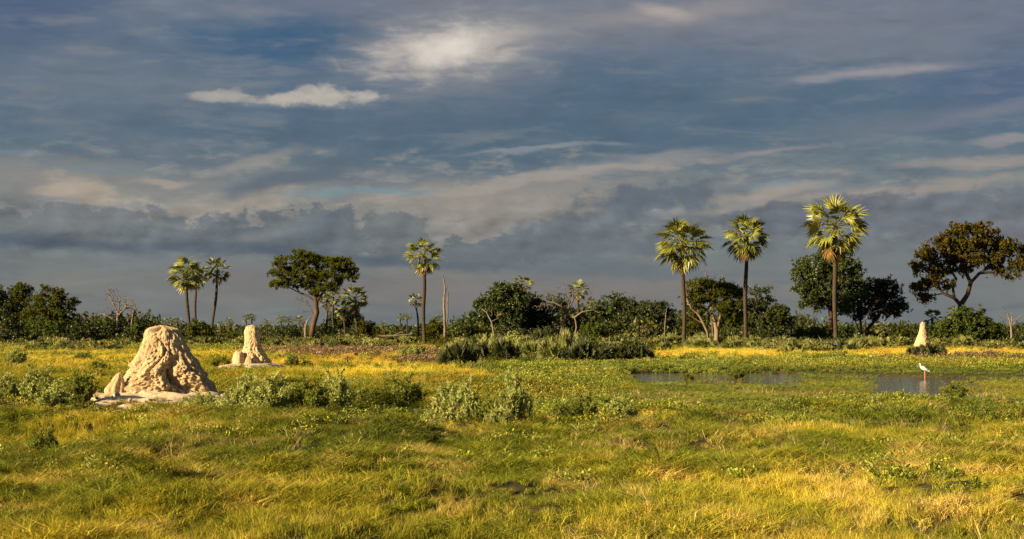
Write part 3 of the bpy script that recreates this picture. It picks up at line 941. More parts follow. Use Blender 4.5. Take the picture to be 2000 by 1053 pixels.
# right-hand big trees
T('broadleaf_tree', 'large leafy green tree directly behind the tallest palm on the right', 'tree', 226,
  [[(1623, 668), (1623, 620), (1622, 590)], [(1645, 664), (1636, 640), (1628, 600)]],
  [(1635, 494, 28, 16), (1592, 520, 34, 26), (1650, 522, 34, 24), (1572, 555, 22, 24), (1612, 550, 38, 26), (1660, 555, 30, 24), (1590, 590, 28, 20), (1640, 588, 30, 20), (1568, 530, 18, 12)],
  M['green'], M['bark_red'], 0.45, 0.55, 85)
T('broadleaf_tree', 'wide dark tree with several brown stems right of the tallest palm', 'tree', 231,
  [[(1684, 668), (1682, 640), (1680, 615)], [(1684, 655), (1704, 632), (1720, 610)], [(1684, 655), (1668, 620), (1668, 600)], [(1684, 660), (1715, 640), (1735, 618)]],
  [(1705, 556, 34, 14), (1735, 562, 24, 18), (1690, 580, 30, 20), (1735, 590, 32, 20), (1755, 605, 20, 16), (1715, 610, 28, 14), (1670, 605, 20, 22)], M['dark'], M['bark'], 0.4, 0.55, 70)
bare('bare_tree', 'pale twisted bare branches in front of the wide dark tree on the right', 222, [[(1686, 668), (1690, 625), (1704, 600), (1716, 585)], [(1700, 606), (1728, 602)]], [(1715, 585, 20, 10), (1728, 605, 14, 10)], M['dead_wood'], 14, 0.12, 0.022)
# rusty sausage-like tree at the right
T('rusty_tree', 'tall spreading tree with rusty brown foliage and curved forked trunk at the right edge', 'tree', 205,
  [[(1876, 672), (1876, 620), (1876, 596)], [(1876, 597), (1864, 582), (1861, 562), (1868, 545), (1858, 530), (1835, 530)], [(1876, 597), (1890, 575), (1896, 552), (1912, 535), (1935, 520), (1965, 508)], [(1896, 553), (1885, 530), (1890, 500)], [(1868, 547), (1845, 560), (1820, 568)]],
  [(1875, 446, 32, 12), (1915, 450, 34, 14), (1845, 470, 30, 16), (1885, 475, 40, 18), (1930, 475, 36, 18), (1965, 478, 26, 16), (1990, 488, 18, 12), (1815, 492, 26, 16), (1850, 502, 30, 14), (1900, 502, 38, 14), (1795, 520, 18, 12), (1835, 525, 28, 12), (1880, 525, 22, 8), (1800, 560, 20, 14), (1820, 548, 22, 12), (1805, 580, 14, 10), (1850, 555, 14, 8), (1990, 515, 22, 14), (1950, 520, 16, 12), (1978, 538, 14, 6), (2020, 500, 20, 16), (1940, 500, 26, 12)],
  M['rust'], M['bark'], 0.42, 0.40, 85, 0.24, flat=0.7, shell=0.3, droop=0.12, dens=0.72)
T('rounded_bush', 'large rounded green bush hiding the foot of the rusty-leaved tree', 'bush', 200, [[(1890, 676), (1890, 660)]],
  [(1890, 620, 36, 18), (1860, 642, 34, 18), (1915, 640, 40, 20), (1945, 655, 18, 14), (1880, 660, 60, 12), (1838, 650, 14, 14)], M['bush'], M['bark'], 0.15, 0.45, 90, 0.22)
bare('bare_tree', 'leafless pale tree with upright forked limbs at the right edge', 215, [[(1975, 672), (1975, 640), (1972, 625), (1960, 600)], [(1974, 640), (1976, 615), (1977, 604)], [(1975, 640), (1990, 620), (2000, 612)], [(1973, 632), (1952, 620)]], [(1975, 618, 24, 12)], M['dead_wood'], 8, 0.22, 0.035)
# dead poles
bare('dead_tree', 'tall twin dead grey trunks standing alone right of the single tall palm', 228, [[(869, 668), (869, 640), (867, 600), (869, 570), (867, 548), (866, 538)], [(869, 650), (874, 620), (874, 585), (876, 570)], [(869, 570), (874, 556)], [(867, 600), (865, 575)]], [], M['dead_wood'], 1, 0.30, 0.10, jit=0.1, cat='dead tree')
bare('bare_tree', 'bare twiggy shrub beside the twin dead trunks', 232, [[(900, 668), (898, 640)]], [(893, 630, 20, 12)], M['dead_dark'], 40, 0.1, 0.018)
bare('dead_stump', 'pale broken stump leaning left of the foot of the big acacia', 220, [[(597, 664), (597, 640), (600, 628), (607, 618)], [(597, 640), (594, 628)]], [], M['dead_wood'], 1, 0.28, 0.12, cat='stump')
bare('dead_stump', 'small pale leaning snag in the scrub left of the tallest palm foot', 205, [[(1607, 672), (1604, 664), (1598, 655)]], [], M['dead_wood'], 1, 0.16, 0.08, cat='stump')
# fallen logs
for (xa, ya, xb, yb, dd, lab) in ((735, 657, 805, 653, 190, 'long pale fallen branch lying in the scrub left of the single tall palm'), (1036, 671, 1056, 664, 165, 'dark fallen branch in the scrub below the central wood')):
    a = P(xa, ya, dd); b = P(xb, yb, dd); b0 = a.copy(); b0[2] = 0
    root = empty('fallen_branch', b0, lab, 'fallen branch')
    g = G(); f = np.linspace(0, 1, 9)[:, None]
    tube(g, (a - b0) * (1 - f) + (b - b0) * f + np.random.default_rng(3).normal(size=(9, 3)) * 0.06, np.linspace(0.13, 0.05, 9), 7)
    g.obj('branch', M['dead_wood'], root, True)
    g = G(); c = (a + b) / 2 - b0
    tube(g, [c, c + [0.5, 0, 0.25], c + [0.9, 0, 0.35]], [0.06, 0.04, 0.02], 5)
    g.obj('side_twig', M['dead_wood'], root, True)

# round bushes of the mid distance
BUSH = [
    (20, 650, 30, 22, 'dark', 'low dark bush at the left edge under the wood'), (75, 645, 32, 22, 'bush', 'low dark bush under the wide olive tree'),
    (118, 652, 22, 14, 'green', 'small green bush under the right end of the left-hand wood'),
    (100, 640, 20, 16, 'bush', 'bright leafy bush in front of the left-hand wood'),
    (165, 645, 26, 16, 'dark', 'dark bush between the left wood and the bleached bare tree'), (205, 640, 28, 18, 'green', 'dark bush at the foot of the bleached bare tree'),
    (262, 642, 18, 16, 'green', 'rounded bush just right of the bleached bare tree'), (295, 648, 24, 13, 'olive', 'low yellowish bush left of the broad mound top'),
    (392, 645, 22, 18, 'olive', 'reddish olive bush between the trunks of the left palm trio'), (440, 656, 30, 10, 'olive', 'low olive bush between the left palm trio and the pillar mound'),
    (560, 650, 26, 12, 'dark', 'low dark bush left of the big acacia trunk'), (640, 652, 24, 14, 'green', 'dark bush right of the big acacia trunk'),
    (715, 640, 16, 14, 'olive', 'rounded bush at the foot of the shaggy grey palm'), (735, 654, 22, 9, 'dark', 'low flat bush right of the shaggy grey palm'),
    (760, 655, 26, 8, 'olive', 'low bush between the two tiny palms and the shaggy grey palm'), (840, 645, 16, 12, 'olive', 'low bush at the foot of the single tall palm'),
    (853, 636, 14, 14, 'olive', 'upright bush between the single tall palm and the twin dead trunks'), (905, 640, 24, 16, 'green', 'leafy bush right of the twin dead trunks'),
    (935, 645, 22, 16, 'olive', 'bush under the left end of the central wood'), (1000, 652, 36, 12, 'dark', 'dark low bush under the tall bushy tree of the central wood'),
    (1060, 652, 30, 12, 'dark', 'dark low bush in the middle of the central wood'), (1160, 645, 30, 14, 'bush', 'bright green bush under the lacy green tree'),
    (1215, 652, 30, 11, 'green', 'low green bush right of the lacy green tree'), (1310, 652, 22, 10, 'olive', 'low bush left of the first tall palm on the right'),
    (1352, 640, 20, 15, 'olive', 'olive bush right of the first tall palm foot'), (1425, 650, 26, 12, 'green', 'bush between the pale trunks and the middle tall palm'),
    (1510, 652, 28, 13, 'dark', 'dark bush under the compact round tree'), (1562, 652, 16, 12, 'bush', 'small bright bush left of the large leafy tree'),
    (1595, 650, 22, 12, 'bush', 'low bush at the left foot of the large leafy tree'), (1650, 650, 22, 14, 'green', 'dark bush between the tallest palm and the wide dark tree'),
    (1710, 654, 26, 11, 'olive', 'low bush under the wide dark tree on the right'), (1752, 640, 20, 9, 'dark', 'flat-topped dark bush left of the cone-shaped mound'),
    (1765, 655, 24, 10, 'olive', 'low olive bush at the left foot of the cone-shaped mound'), (1992, 662, 16, 12, 'green', 'bush at the right edge of the photo'),
]
for (bx, by, rx, ry, mk, lab) in BUSH:
    T('leafy_bush', lab, 'bush', 215 + (bx * 7) % 23, [[(bx, 668), (bx, by + 5)]], [(bx, by, rx, ry), (bx - rx * 0.5, by + ry * 0.5, rx * 0.5, ry * 0.7), (bx + rx * 0.5, by + ry * 0.5, rx * 0.5, ry * 0.7)], M[mk], M['bark'], 0.08, 0.45, 60, 0.24, dens=0.8, group='bushes below the tree line')


# ------------------------------------------------------------------ palms
def fan(g, rng, Lp, Lf, n=22, spread=2.0, droop=0.35, w=0.16, base=(0, 0, 0), R=None, petw=0.035, fold=0.35, wm=1.12):
    """one fan leaf on a petiole along +X, blade after it; R optional 3x3"""
    V = []; Q = []; Tt = []
    pts = np.array([[Lp * f, 0, -0.10 * Lp * f * f] for f in (0, 0.5, 1.0)])
    pg = G(); tube(pg, pts, [petw * 1.3, petw, petw * 0.8], 3, cap=False)
    c = pts[-1]
    lg = G()
    for i in range(n):
        a = (i / (n - 1) - 0.5) * 2 * spread
        aa = a + rng.normal() * 0.03
        L = Lf * (0.72 + 0.28 * math.cos(a)) * rng.uniform(0.88, 1.08)
        dx, dy = math.cos(aa), math.sin(aa)
        nxv = np.array([-dy, dx, 0])
        zz = fold * abs(math.sin(a)) * (1 if rng.random() < 2 else -1)
        P0 = c
        dr = droop * rng.uniform(0.6, 1.5)
        P1 = c + np.array([dx, dy, zz * 0.9]) * L * 0.5 - np.array([0, 0, dr * 0.16 * L])
        P2 = c + np.array([dx, dy, zz * 0.7]) * L * 0.92 - np.array([0, 0, dr * 0.85 * L])
        ww = L * 0.5 * math.sin(spread / (n - 1)) * wm
        z = np.array([0, 0, ww * 0.7 * (1 if i % 2 else -1)])
        lg.add([P0, P1 - nxv * ww + z, P2, P1 + nxv * ww - z * 0.2], [[0, 1, 2, 3]], r=rng.random() * 0.6 + 0.2)
    for src in (pg, lg):
        for k, v in enumerate(src.v):
            if R is not None: v = v @ R.T
            src.v[k] = v + np.array(base)
        g.add(np.concatenate(src.v), np.concatenate(src.q), None, np.concatenate(src.r))


def rotm(yaw, pitch, roll=0.0):
    """local +X turned up by pitch, then about Z by yaw"""
    cr, sr = math.cos(roll), math.sin(roll)
    Rr = np.array([[1, 0, 0], [0, cr, -sr], [0, sr, cr]])
    cp, sp = math.cos(pitch), math.sin(pitch)
    Rp = np.array([[cp, 0, -sp], [0, 1, 0], [sp, 0, cp]])
    cy, sy = math.cos(yaw), math.sin(yaw)
    Ry = np.array([[cy, -sy, 0], [sy, cy, 0], [0, 0, 1]])
    return Ry @ Rp @ Rr


rngp = np.random.default_rng(77)
FR = []; FRF = []; DEADF = []
for k in range(5):
    g = G(); fan(g, rngp, 0.54, 0.56, 20, 1.35, rngp.uniform(0.10, 0.45), petw=0.010, wm=1.35)
    FR.append(g.mesh('frond', M['palm']))
    g = G(); fan(g, rngp, 0.52, 0.54, 14, 1.35, rngp.uniform(0.10, 0.45), petw=0.012, wm=1.6)
    FRF.append(g.mesh('frond', M['palm_far']))
for k in range(3):
    g = G(); fan(g, rngp, 0.45, 0.45, 14, 0.7, 0.3, petw=0.014, fold=0.9)
    DEADF.append(g.mesh('dead_frond', M['palm_dead']))


def palm(label, d, base, top, crown_r, frs, nf=38, tr=0.17, group='fan palms', skirt=5, ry=1.0, low=-1.05, mid=None):
    SEED[0] += 1
    rng = np.random.default_rng(SEED[0])
    b = P(base[0], base[1], d); b[2] = -0.1
    c = P(top[0], top[1], d)
    k = d / F
    root = empty('fan_palm', b, label, 'palm', group)
    g = G()
    f = np.linspace(0, 1, 26)
    pts = b + (c - b) * f[:, None]
    bend = (mid if mid is not None else 0.0)
    pts[:, 0] += np.sin(f * math.pi) * bend + 0.06 * np.sin(f * 9 + d)
    rad = tr * (1.0 + 0.55 * np.exp(-f * 14) + 0.16 * np.exp(-((f - 0.6) / 0.2) ** 2) - 0.15 * f) * (1 + 0.05 * np.sin(f * 80))
    tube(g, pts - b, rad, 9)
    g.obj('trunk', M['palm_trunk'], root, True)
    R = crown_r * k * 1.13
    nf = int(nf * 0.82); tr *= 0.62
    g = G()
    # leaf bases round the growing point
    for j in range(26):
        y = rng.uniform(0, 6.28); p_ = rng.uniform(-0.2, 1.2)
        Rm = rotm(y, p_); e = Rm @ np.array([0.30 * R * 0.5, 0, 0])
        o0 = np.array([0, 0, -rng.uniform(0, 0.22) * R])
        tube(g, [c - b + o0, c - b + o0 + e], [tr * 0.45, tr * 0.12], 4)
    g.obj('crown_heart', M['palm_trunk'], root)
    ga = math.pi * (3 - math.sqrt(5))
    for j in range(nf):
        f = (j + 0.5) / nf
        s = math.sin(low) + (math.sin(1.45) - math.sin(low)) * f
        pit = math.asin(s) + rng.normal() * 0.10
        o = link_mesh('frond', frs[j % len(frs)], root)
        sc = R * rng.uniform(0.88, 1.08) * (1.0 if pit > -0.5 else 0.95) * (1.0 if pit < 0.9 else 0.92)
        Rm = rotm(j * ga + rng.normal() * 0.15, pit, rng.normal() * 0.5)
        from mathutils import Matrix
        mw = Matrix(Rm.tolist()).to_4x4()
        o.rotation_euler = mw.to_euler()
        o.scale = (sc, sc * rng.uniform(0.85, 1.1), sc * ry)
        o.location = tuple(c - b + np.array([0, 0, (f - 0.5) * 0.10 * R]))
    for j in range(skirt):
        o = link_mesh('dead_frond', DEADF[j % 3], root)
        o.rotation_euler = Matrix(rotm(rng.uniform(0, 6.28), -1.30 + rng.normal() * 0.12).tolist()).to_4x4().to_euler()
        sc = R * rng.uniform(0.85, 1.15)
        o.scale = (sc, sc, sc)
        o.location = tuple(c - b + np.array([0, 0, -0.12 * R]))
    return root


from mathutils import Matrix
palm('left palm of the trio on the left, full round crown over a straight trunk', 225, (371, 670), (363, 536), 35, FR, 44, 0.19, 'fan palms', 3)
palm('short-crowned palm leaning in just behind the left palm of the trio', 232, (381, 668), (383, 540), 26, FRF, 30, 0.15, skirt=3)
palm('right palm of the trio on the left, thin trunk leaning to the right', 228, (410, 668), (425, 528), 27, FRF, 30, 0.16, skirt=5, mid=0.1)
palm('single tall palm standing left of the twin dead trunks', 215, (828, 668), (828, 500), 35, FR, 36, 0.21, skirt=7)
palm('small thin palm leaning beside the single tall palm', 235, (820, 668), (812, 587), 15, FRF, 22, 0.11, skirt=4, low=-0.9)
palm('shortest and leftmost of the three tallest palms on the right', 212, (1337, 672), (1334, 478), 51, FR, 62, 0.22, skirt=7, ry=1.0, low=-1.35)
palm('middle one of the three tallest palms on the right', 214, (1455, 670), (1458, 463), 45, FR, 54, 0.22, skirt=3, low=-1.3)
palm('tallest palm, rightmost of the three, in front of the large leafy tree', 196, (1632, 678), (1630, 444), 61, FR, 42, 0.23, skirt=8, low=-0.9)
palm('small palm whose crown pokes above the central wood', 240, (1022, 668), (1021, 556), 20, FR, 26, 0.14, skirt=2)
palm('palm crown seen through the bare branches of the central wood', 236, (1128, 668), (1130, 568), 21, FRF, 28, 0.14, skirt=4)
palm('shaggy grey palm right of the big acacia, with a hanging skirt', 232, (700, 668), (692, 582), 27, FRF, 38, 0.15, skirt=9)
palm('lower shaggy palm between the big acacia and the taller grey palm', 230, (674, 668), (672, 606), 20, FRF, 28, 0.13, skirt=8)
palm('slim palm half hidden under the right side of the big acacia', 240, (639, 668), (638, 588), 17, FRF, 22, 0.13, skirt=4)
palm('slim palm close behind the big acacia, second from its trunk', 238, (652, 668), (650, 580), 18, FRF, 22, 0.13, skirt=4)
palm('short palm behind the cone-shaped mound on the right', 235, (1821, 668), (1821, 622), 20, FRF, 26, 0.14, skirt=4)
palm('pale palm crown peeping over the rounded green bush', 240, (1862, 668), (1862, 612), 16, FR, 20, 0.14, skirt=2)
palm('squat pale palm under the wide dark tree on the right', 215, (1722, 668), (1722, 640), 15, FRF, 22, 0.14, skirt=5)
palm('tiny pale palm beside the compact dark round tree', 225, (1546, 668), (1546, 635), 10, FRF, 18, 0.1, skirt=3)

# little palms too small to show leaf by leaf: crown as one mesh
TINY = []
for k in range(4):
    g = G()
    for j in range(20):
        s = -0.7 + 1.65 * (j + 0.5) / 20
        fan(g, rngp, 0.5, 0.48, 8, 1.4, 0.35, petw=0.02, R=rotm(j * 2.4, math.asin(max(-1, min(1, s))) + rngp.normal() * 0.1))
    TINY.append(g.mesh('crown', M['palm_far']))
g = G(); tube(g, [(0, 0, 0), (0.01, 0, .3), (0, 0, .7), (0, 0, 1)], [1.3, 1, 1, 0.9], 6); TT = g.mesh('trunk', M['palm_trunk'], True)
TP = [(323, 634, 10, 'tiny palm just left of the broad mound top, leftmost of its cluster'), (336, 631, 9, 'tiny palm behind the broad mound top, second of its cluster'), (347, 633, 10, 'tiny palm behind the right shoulder of the broad mound'), (386, 637, 9, 'tiny palm between the trunks of the left trio'),
      (431, 637, 7, 'tiny low palm right of the left trio'), (448, 632, 9, 'tiny palm midway between the left trio and the pillar mound'), (481, 626, 9, 'tiny palm behind the pillar mound, left one'), (492, 624, 9, 'tiny palm behind the pillar mound, right one'),
      (521, 635, 9, 'tiny palm just right of the pillar mound'), (549, 628, 10, 'tiny palm left of the acacia, first of a pair'), (564, 629, 9, 'tiny palm left of the acacia, second of a pair'), (585, 631, 12, 'tiny dense palm close to the pale stump'),
      (748, 637, 8, 'lone tiny palm right of the shaggy grey palm'), (782, 624, 9, 'left one of two tiny palms before the single tall palm'), (795, 622, 9, 'right one of two tiny palms before the single tall palm'),
      (857, 630, 12, 'small bushy palm left of the twin dead trunks'), (1322, 622, 9, 'tiny palm crown at the right end of the central wood'), (1155, 598, 12, 'pale small palm at the right of the leafless tree')]
for k, (a, b_, r_, lab) in enumerate(TP):
    dd = 262.0
    b_ -= 4; r_ *= 1.3
    c = P(a, b_, dd); root = empty('small_palm', (c[0], dd, -0.1), lab, 'palm', 'tiny palms on the horizon')
    o = link_mesh('trunk', TT, root); o.scale = (0.1, 0.1, c[2] + 0.1)
    o = link_mesh('crown', TINY[k % 4], root); s = r_ * dd / F; o.scale = (s, s, s); o.location = (0, 0, c[2] + 0.1); o.rotation_euler = (0, 0, k * 1.7)


# ------------------------------------------------------------------ palm scrub
def scrub_mesh(seed, n=16, nl=9, h=1.0):
    rng = np.random.default_rng(seed)
    g = G()
    for j in range(n):
        a = rng.uniform(0, 6.28); rr = rng.uniform(0, 0.45)
        p_ = rng.uniform(0.0, 1.45)
        fan(g, rng, rng.uniform(0.35, 0.6) * h, rng.uniform(0.4, 0.6) * h, nl, rng.uniform(0.8, 1.3), 0.15, wm=1.5, base=(math.cos(a) * rr, math.sin(a) * rr, 0.12 * h), R=rotm(a + rng.normal() * 0.5, p_, rng.normal() * 1.2), petw=0.012)
    return g


def herb_mesh(seed, n=260, w=0.5, h=0.6, ls=0.1):
    rng = np.random.default_rng(seed)
    g = G()
    ns = 14
    tops = np.stack([rng.normal(size=ns) * w * 0.5, rng.normal(size=ns) * w * 0.5, rng.uniform(0.55, 1, ns) * h], -1)
    for tt in tops:
        tube(g, [tt * [0.3, 0.3, 0], tt * [0.6, 0.6, 0.5], tt], [0.012, 0.01, 0.005], 3, r=0.1, cap=False)
    i = rng.integers(0, ns, n); f = rng.uniform(0.15, 1, n) ** 0.8
    c = tops[i] * np.stack([0.3 + 0.7 * f, 0.3 + 0.7 * f, f], -1) + rng.normal(size=(n, 3)) * ls * 0.6
    c[:, 2] = np.abs(c[:, 2])
    leaves(g, c, ls, rng, 0.45, 0.6, dirs=np.array([0, 0, 0.7]))
    return g


def blade_mesh(seed, n, rad, h, w, lean=0.5, spread=0.3, bend=0.5, seg=2, head=False):
    rng = np.random.default_rng(seed)
    g = G()
    a = rng.uniform(0, 6.28, n); r = rad * np.sqrt(rng.random(n))
    b = np.stack([np.cos(a) * r, np.sin(a) * r, np.full(n, -0.03)], -1)
    th = rng.uniform(0, 6.28, n)
    out = np.stack([np.cos(th), np.sin(th), np.zeros(n)], -1)
    out = out * spread + np.array([lean, -lean * 0.3, 0]) * rng.uniform(0, 1, n)[:, None]
    H = h * rng.uniform(0.45, 1.1, n)[:, None]
    tw = rng.uniform(0, 6.28, n)
    side = np.stack([np.cos(tw), np.sin(tw), np.zeros(n)], -1) * (w * rng.uniform(0.6, 1.3, n))[:, None] * 0.5
    up = np.array([0, 0, 1.0])
    m1 = b + up * H * 0.55 + out * H * 0.35
    tp = b + up * H * (1 - bend * 0.25 * np.linalg.norm(out, axis=1)[:, None]) + out * H * (0.8 + bend)
    v = np.stack([b - side, b + side, m1 + side * 0.85, m1 - side * 0.85, tp], 1).reshape(-1, 3)
    k = np.arange(n)[:, None] * 5
    rr = np.repeat(rng.random(n), 5)
    g.add(v, k + np.array([[0, 1, 2, 3]]), k + np.array([[3, 2, 4]]), rr)
    if head:
        c = np.repeat(tp, 6, axis=0) + rng.normal(size=(n * 6, 3)) * np.array([0.015, 0.015, 0.05]) * h * 2
        leaves(g, c, 0.05 * h * 2, rng, 0.25, dirs=np.array([0, 0, 1.5]))
    return g


def source(name, metas, material):
    c = bpy.data.collections.new(name)
    for k, g in enumerate(metas):
        me = g.mesh(name, material)
        o = bpy.data.objects.new('%s_%02d' % (name, k), me)
        c.objects.link(o)
    return c


def scatter(name, coll, n_src, pos, yaw, scl, tint, rng, label, cat, tilt=0.12):
    """one stuff object: points that geometry nodes dress with the source clumps"""
    n = len(pos)
    me = bpy.data.meshes.new(name)
    me.vertices.add(n); me.vertices.foreach_set('co', np.ascontiguousarray(pos, dtype=np.float32).ravel())
    rot = np.stack([rng.normal(size=n) * tilt, rng.normal(size=n) * tilt, yaw], -1)
    for nm, ty, dat, key in (('rot', 'FLOAT_VECTOR', rot, 'vector'), ('scl', 'FLOAT_VECTOR', scl, 'vector')):
        a = me.attributes.new(nm, ty, 'POINT'); a.data.foreach_set(key, np.ascontiguousarray(dat, dtype=np.float32).ravel())
    a = me.attributes.new('idx', 'INT', 'POINT'); a.data.foreach_set('value', rng.integers(0, n_src, n).astype(np.int32))
    a = me.attributes.new('tint', 'FLOAT_COLOR', 'POINT')
    a.data.foreach_set('color', np.concatenate([tint, np.ones((n, 1))], 1).astype(np.float32).ravel())
    o = bpy.data.objects.new(name, me); COL.objects.link(o)
    ng = bpy.data.node_groups.new(name, 'GeometryNodeTree')
    ng.interface.new_socket('Geometry', in_out='INPUT', socket_type='NodeSocketGeometry')
    ng.interface.new_socket('Geometry', in_out='OUTPUT', socket_type='NodeSocketGeometry')
    N = ng.nodes; L = ng.links
    gi = N.new('NodeGroupInput'); go = N.new('NodeGroupOutput')
    ci = N.new('GeometryNodeCollectionInfo'); ci.inputs['Collection'].default_value = coll; ci.inputs['Separate Children'].default_value = True
    iop = N.new('GeometryNodeInstanceOnPoints'); iop.inputs['Pick Instance'].default_value = True

    def na(nm, ty):
        q = N.new('GeometryNodeInputNamedAttribute'); q.data_type = ty; q.inputs['Name'].default_value = nm
        return q.outputs[0]
    e2r = N.new('FunctionNodeEulerToRotation')
    L.new(na('rot', 'FLOAT_VECTOR'), e2r.inputs[0])
    L.new(gi.outputs[0], iop.inputs['Points']); L.new(ci.outputs[0], iop.inputs['Instance'])
    L.new(na('idx', 'INT'), iop.inputs['Instance Index'])
    L.new(e2r.outputs[0], iop.inputs['Rotation']); L.new(na('scl', 'FLOAT_VECTOR'), iop.inputs['Scale'])
    L.new(iop.outputs[0], go.inputs[0])
    md_ = o.modifiers.new('scatter', 'NODES'); md_.node_group = ng
    return tag(o, label, cat, kind='stuff')


def spread(rng, n, d0, d1, power=0.0, margin=1.12):
    """points over the strip the photograph looks along, from d0 to d1 metres"""
    u = rng.random(n)
    p_ = 2.0 - power
    d = (d0 ** p_ + (d1 ** p_ - d0 ** p_) * u) ** (1 / p_)
    x = rng.uniform(-1, 1, n) * (1000 / F * d * margin + 2.5)
    return x, d


def gauss(px, py, cx, cy, rx, ry):
    return np.exp(-(((px - cx) / rx) ** 2 + ((py - cy) / ry) ** 2))


GOLD = np.array([0.38, 0.32, 0.04]); STRAW = np.array([0.44, 0.33, 0.12]); OLIVE = np.array([0.15, 0.17, 0.022])
GREEN = np.array([0.15, 0.195, 0.024]); LUSH = np.array([0.28, 0.32, 0.036]); DARKG = np.array([0.06, 0.08, 0.014]); BROWN = np.array([0.24, 0.16, 0.085]); ORANGE = np.array([0.46, 0.27, 0.045])


def zones(x, y):
    """weights of herb cover (lush) and gold grass at a ground point"""
    px, py = pix(x, y)
    w = (fbm(x * 0.13, y * 0.05, 21) - 0.5)
    pyw = py + w * 16
    pxw = px + w * 240
    herb = sm(900, 1050, pxw) * sm(703, 709, pyw) * sm(835, 775, pyw)
    herb = np.maximum(herb, 0.75 * sm(1250, 1450, pxw) * sm(703, 709, pyw) * sm(850, 800, pyw))
    herb = np.maximum(herb, sm(692, 684, pyw) * 0.75 * sm(640, 500, px))
    herb = np.maximum(herb, sm(700, 688, pyw) * 0.45 * sm(400, 100, px))
    herb = np.maximum(herb, 0.8 * gauss(px, py, 60, 800, 190, 20))
    herb = np.maximum(herb, 0.8 * gauss(px, py, 530, 815, 260, 14))
    gold = sm(735, 690, pyw) * sm(1000, 850, pxw) * 0.8
    gold = np.maximum(gold, gauss(px, py, 720, 728, 240, 17))
    gold = np.maximum(gold, gauss(px, py, 180, 702, 160, 12) * 0.9)
    gold = np.maximum(gold, sm(1250, 1290, px) * sm(682, 688, py) * sm(708, 702, py) * 1.0)
    gold = np.maximum(gold, gauss(px, py, 1750, 850, 220, 14) * 0.5)
    gold = np.maximum(gold, sm(900, 1040, py) * (0.08 + 0.22 * sm(700, 1500, px)))
    return np.clip(herb, 0, 1), np.clip(gold, 0, 1)


def keep_out(x, y, slack=1.0):
    k = pond(x, y) < 0.25
    k &= (apron(x, y, A1C, A1R) > 0.66 * slack + 0.36 * vnoise(x * 9.1, y * 9.7, 2))
    k &= apron(x, y, A2C, A2R) > 0.75 * slack + 0.3 * vnoise(x * 9.1, y * 9.7, 2)
    for (cx, cy, rx, ry) in BARE:
        k &= ((x - cx) / rx) ** 2 + ((y - cy) / ry) ** 2 > 0.6 + (vnoise(x * 3, y * 3, 8) - 0.5) * 0.7
    return k


def colours(x, y, rng, gold, herb):
    n = len(x)
    a = fbm(x * 0.35, y * 0.2, 31); b = fbm(x * 1.3, y * 0.8, 37); c = fbm(x * 0.10, y * 0.06, 41)
    j = rng.random(n)
    wg = np.clip(gold * 1.0 + (a - 0.5) * 1.7 + (b - 0.5) * 1.1 + 0.22 + (j - 0.5) * 0.4, 0, 1)[:, None]
    col = OLIVE * (1 - wg) + GOLD * wg
    ws = np.clip((b - 0.56) * 6 + (j - 0.6) * 1.2, 0, 1)[:, None] * 0.7
    col = col * (1 - ws) + STRAW * ws
    wd = np.clip((0.44 - a) * 6 + (0.42 - c) * 3, 0, 1)[:, None] * 0.5 * (1 - gold[:, None] * 0.7)
    col = col * (1 - wd) + DARKG * wd * 1.3  # dark green patches, also tinting in the shadow pockets behind hummocks
    wo = np.clip((c - 0.54) * 6, 0, 1)[:, None] * gold[:, None] * 0.5
    col = col * (1 - wo) + ORANGE * wo
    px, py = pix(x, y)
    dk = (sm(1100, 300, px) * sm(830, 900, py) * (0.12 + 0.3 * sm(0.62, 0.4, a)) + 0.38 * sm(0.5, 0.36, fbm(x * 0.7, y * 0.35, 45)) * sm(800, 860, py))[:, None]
    col = col * (1 - np.clip(dk, 0, 0.7)) + DARKG * 1.5 * np.clip(dk, 0, 0.7)  # same dark green painted as shadow pockets in the near grass
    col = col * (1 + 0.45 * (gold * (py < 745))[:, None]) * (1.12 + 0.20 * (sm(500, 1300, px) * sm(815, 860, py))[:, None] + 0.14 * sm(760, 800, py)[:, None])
    return col * rng.uniform(0.8, 1.2, (n, 1))


rngg = np.random.default_rng(11)
C_short = source('short_grass_clump', [blade_mesh(k, 55, 0.13, 0.25, 0.013, 0.15, 0.80, 0.7) for k in range(8)], M['grass'])
C_tall = source('tall_grass_clump', [blade_mesh(20 + k, 60, 0.17, 0.42, 0.011, 0.20, 0.32, 0.40, head=False) for k in range(6)], M['grass'])
C_herb = source('herb_clump', [herb_mesh(40 + k, 130, 0.36, 0.30, 0.07) for k in range(6)], M['forb'])
C_scrub = source('palm_scrub_clump', [scrub_mesh(60 + k) for k in range(6)], M['scrub'])
C_leafb = source('leafy_scrub_clump', [herb_mesh(80 + k, 320, 0.9, 0.8, 0.17) for k in range(5)], M['scrub'])

# short grass, dense in front, thinning with the distance
parts = [spread(rngg, 22000, 15, 38), spread(rngg, 44000, 38, 80), spread(rngg, 36000, 80, 260)]
x = np.concatenate([p_[0] for p_ in parts]); y = np.concatenate([p_[1] for p_ in parts])
herb, gold = zones(x, y)
pk = fbm(x * 1.1, y * 0.7, 57)
ok = keep_out(x, y) & (rngg.random(len(x)) > herb * 0.7) & (rngg.random(len(x)) < 0.34 + sm(0.36, 0.54, pk))
x, y, herb, gold = x[ok], y[ok], herb[ok], gold[ok]
z = hz(x, y)
hn = fbm(x * 0.45, y * 0.35, 51)
s = np.interp(y, [15, 40, 80, 250], [0.68, 0.92, 1.6, 2.6]) * (0.30 + 1.1 * hn + 1.3 * np.clip(hn - 0.55, 0, 1)) * rngg.uniform(0.75, 1.35, len(x))
ap = np.minimum(apron(x, y, A1C, A1R), apron(x, y, A2C, A2R))
s *= 0.35 + 0.65 * sm(0.75, 1.35, ap)
